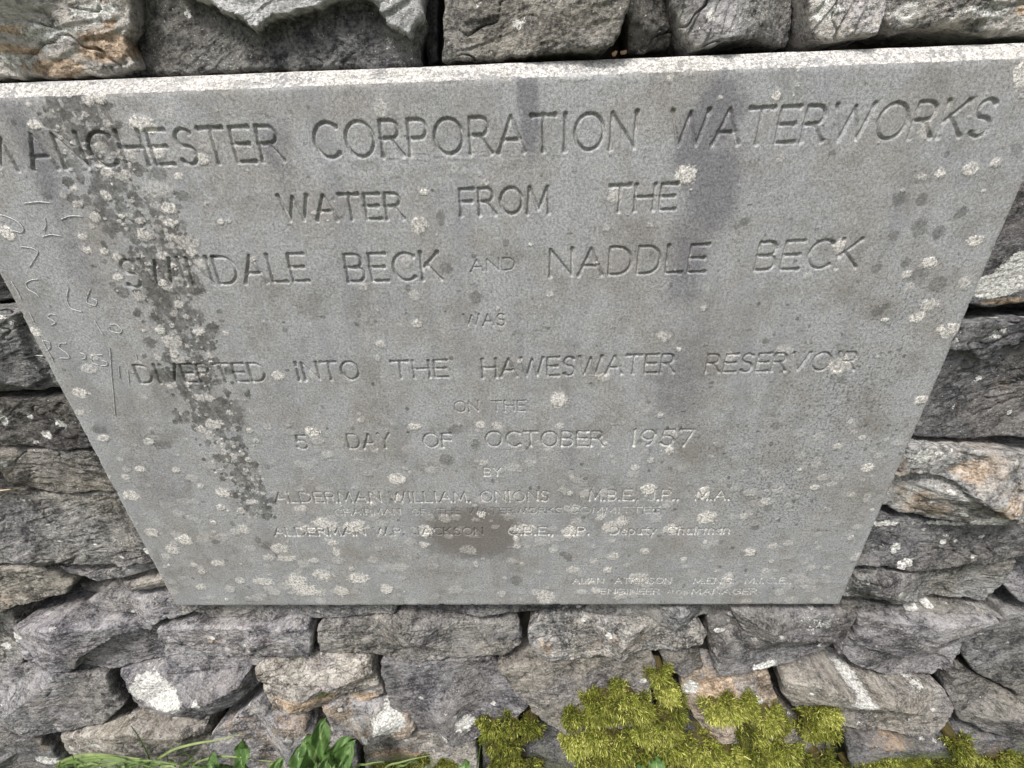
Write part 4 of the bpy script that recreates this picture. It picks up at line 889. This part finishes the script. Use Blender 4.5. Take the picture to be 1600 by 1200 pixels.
def blades(name, label, specs, seed, group=None):
    """each spec: photo points along one blade, its distance, width and shade"""
    r = random.Random(seed); x0 = on_y(specs[0][0][0][0], 1200, -.13)[0]
    e = empty(name, (x0, -.14, 0)); tag(e, label, 'grass', group)
    for (pp, Yb, w_, sh) in specs:
        cp = [Vector(on_y(px, py, Yb-.004*k)) for k, (px, py) in enumerate(pp)]
        if cp[0].z > .01: cp = [Vector((cp[0].x, Yb+.004, 0.0))]+cp
        pts = []
        for i_ in range(22):
            t_ = i_/21*(len(cp)-1); k = min(int(t_), len(cp)-2); f = t_-k
            a_, b_, c_, d_ = cp[max(k-1, 0)], cp[k], cp[k+1], cp[min(k+2, len(cp)-1)]
            pts.append(.5*((2*b_)+(c_-a_)*f+(2*a_-5*b_+4*c_-d_)*f*f+(-a_+3*b_-3*c_+d_)*f**3))
        V, C = [], []
        for i_, c_ in enumerate(pts):
            t_ = i_/(len(pts)-1); d = (pts[min(i_+1, len(pts)-1)]-pts[max(i_-1, 0)]).normalized(); s_ = d.cross(Vector((.15, -.7, .7))).normalized()
            hw = w_*min(1, (1-t_)*2.2+.08)*.5+.0002
            for u in (-1, 0, 1): V.append(tuple(c_+s_*hw*u+Vector((0, .0012 if u == 0 else 0, 0))-e.location)); C.append((sh+(.22 if u == 0 else 0)-.15*(1-t_), .25*(r.random() < .1), 0, 1))
        m_ = len(pts); Fc = [(i_*3+u, i_*3+u+1, i_*3+u+4, i_*3+u+3) for i_ in range(m_-1) for u in (0, 1)]
        mesh_from('blade', V, Fc, M_GRASS, e, attrs={'shade': ('FLOAT_COLOR', C)})
    return e
rb = random.Random(21)
SP = [([(92, 1206), (112, 1184), (150, 1180), (215, 1186), (252, 1193)], -.14, .0075, .7), ([(100, 1204), (140, 1185), (190, 1186), (222, 1206)], -.15, .005, .6), ([(240, 1206), (262, 1176), (300, 1163), (340, 1156), (378, 1146)], -.14, .005, .75),
      ([(238, 1206), (232, 1180), (216, 1150), (204, 1134)], -.12, .0045, .25), ([(124, 1206), (118, 1192), (112, 1178)], -.15, .007, .45), ([(284, 1206), (292, 1192), (304, 1181)], -.14, .0045, .5), ([(304, 1204), (300, 1184), (284, 1176)], -.13, .003, .5),
      ([(300, 1206), (330, 1184), (372, 1183), (396, 1188)], -.14, .004, .7), ([(90, 1206), (130, 1190), (190, 1188), (240, 1200)], -.15, .005, .55), ([(140, 1208), (180, 1192), (240, 1189), (282, 1197)], -.15, .005, .62), ([(200, 1208), (214, 1190), (230, 1184)], -.14, .004, .4), ([(266, 1206), (262, 1186), (256, 1172)], -.13, .003, .35)]
for k in range(26):
    x_ = rb.uniform(84, 330); dx = rb.uniform(-40, 60); SP.append(([(x_, 1208), (x_+dx*.45, rb.uniform(1188, 1198)), (x_+dx, rb.uniform(1186, 1204))], rb.uniform(-.16, -.13), rb.uniform(.003, .006), rb.uniform(.3, .75)))
blades('grass_tuft', 'tuft of long arching grass blades at the foot of the wall, left of the weeds', SP, 4)
SP = [([(600, 1206), (630, 1190), (674, 1180)], -.13, .004, .7), ([(556, 1206), (574, 1194), (600, 1190)], -.15, .004, .6), ([(420, 1206), (430, 1192), (404, 1188)], -.15, .004, .75), ([(745, 1206), (749, 1175), (753, 1150)], -.09, .003, .3), ([(620, 1206), (632, 1196), (642, 1190)], -.14, .004, .5)]
blades('grass_tuft', 'few fine grass blades at the bottom edge between the weeds and the moss', SP, 6)
# short sward around the foot of the wall, in front of it
n = 9000; r_ = np.random.default_rng(9)
bx = r_.uniform(-2.3, 2.3, n); by = -.12-r_.uniform(0, 1, n)**1.5*1.6; h_ = r_.uniform(.02, .06, n); an = r_.uniform(0, math.pi, n); lx = r_.normal(0, .02, n); ly = r_.normal(0, .02, n); w_ = .0022
q0 = np.stack([bx-np.cos(an)*w_, by-np.sin(an)*w_, bx*0], 1); q1 = np.stack([bx+np.cos(an)*w_, by+np.sin(an)*w_, bx*0], 1); q2 = np.stack([bx+lx, by+ly, h_], 1)
V = np.stack([q0, q1, q2], 1).reshape(-1, 3); Fq = np.arange(n*3).reshape(-1, 3); sh = r_.uniform(.2, .8, n)
C = np.stack([np.stack([sh*f, sh*0, sh*0, sh*0+1], 1) for f in (.4, .4, 1)], 1).reshape(-1, 4)
tag(mesh_from('grass', V, Fq, M_GRASS, None, smooth=False, attrs={'shade': ('FLOAT_COLOR', C)}), 'short grass growing on the ground in front of the wall', 'grass', kind='stuff')

# straw caught in a joint
def stem(label, pts, rad, mat, name):
    P = [Vector(on_y(a, b, y)) for a, b, y in pts]; o = P[0]; V, Fc = [], []
    for i_, p in enumerate(P):
        for a_ in range(5): V.append(tuple(p+Vector((0, math.cos(a_*1.2566)*rad, math.sin(a_*1.2566)*rad))*(1-.5*i_/len(P))-o))
    for i_ in range(len(P)-1):
        for a_ in range(5): Fc.append((i_*5+a_, i_*5+(a_+1) % 5, (i_+1)*5+(a_+1) % 5, (i_+1)*5+a_))
    ob = mesh_from(name, V, Fc, mat, None, tuple(o)); tag(ob, label, 'straw'); return ob
stem('pale dry straw sticking out of the joint at the left edge', [(-30, 769, .03), (0, 766.5, -.008), (18, 764.5, -.010), (36, 762, .02)], .0016, M_STRAW, 'dry_straw')
stem('short dry straw slanting below the longer one at the left edge', [(-12, 784, .0), (2, 775, -.005), (14, 768, .02)], .0010, M_STRAW, 'dry_straw')
# litter on the slab's top edge
def flake(label, px, py, Y, s_, seed):
    r = random.Random(seed); p = Vector(on_y(px, py, Y)); V = [(0, 0, 0)]; n = 9
    for k in range(n):
        a = 2*math.pi*k/n; q = s_*r.uniform(.7, 1.2); V.append((q*math.cos(a), -abs(math.sin(a*1.5))*s_*.5, q*.7*math.sin(a)))
    Fc = [(0, 1+k, 1+(k+1) % n) for k in range(n)]; m_ = len(V)
    V += [(x_, y_+.0008, z_) for x_, y_, z_ in V]; Fc += [(m_, m_+1+(k+1) % n, m_+1+k) for k in range(n)]+[(1+k, m_+1+k, m_+1+(k+1) % n, 1+(k+1) % n) for k in range(n)]
    ob = mesh_from('dead_leaf', V, Fc, M_DEAD, None, tuple(p)); tag(ob, label, 'leaf litter', 'curled dead leaf scraps on top of the slab'); return ob
flake('curled tan dead leaf scrap on the slab edge, the darker and left one of two', 960, 84, .018, .004, 1)
flake('smaller brown dead leaf scrap on the slab edge, the right one of two', 974, 82, .02, .004, 2)
print('STONES', SC[0])
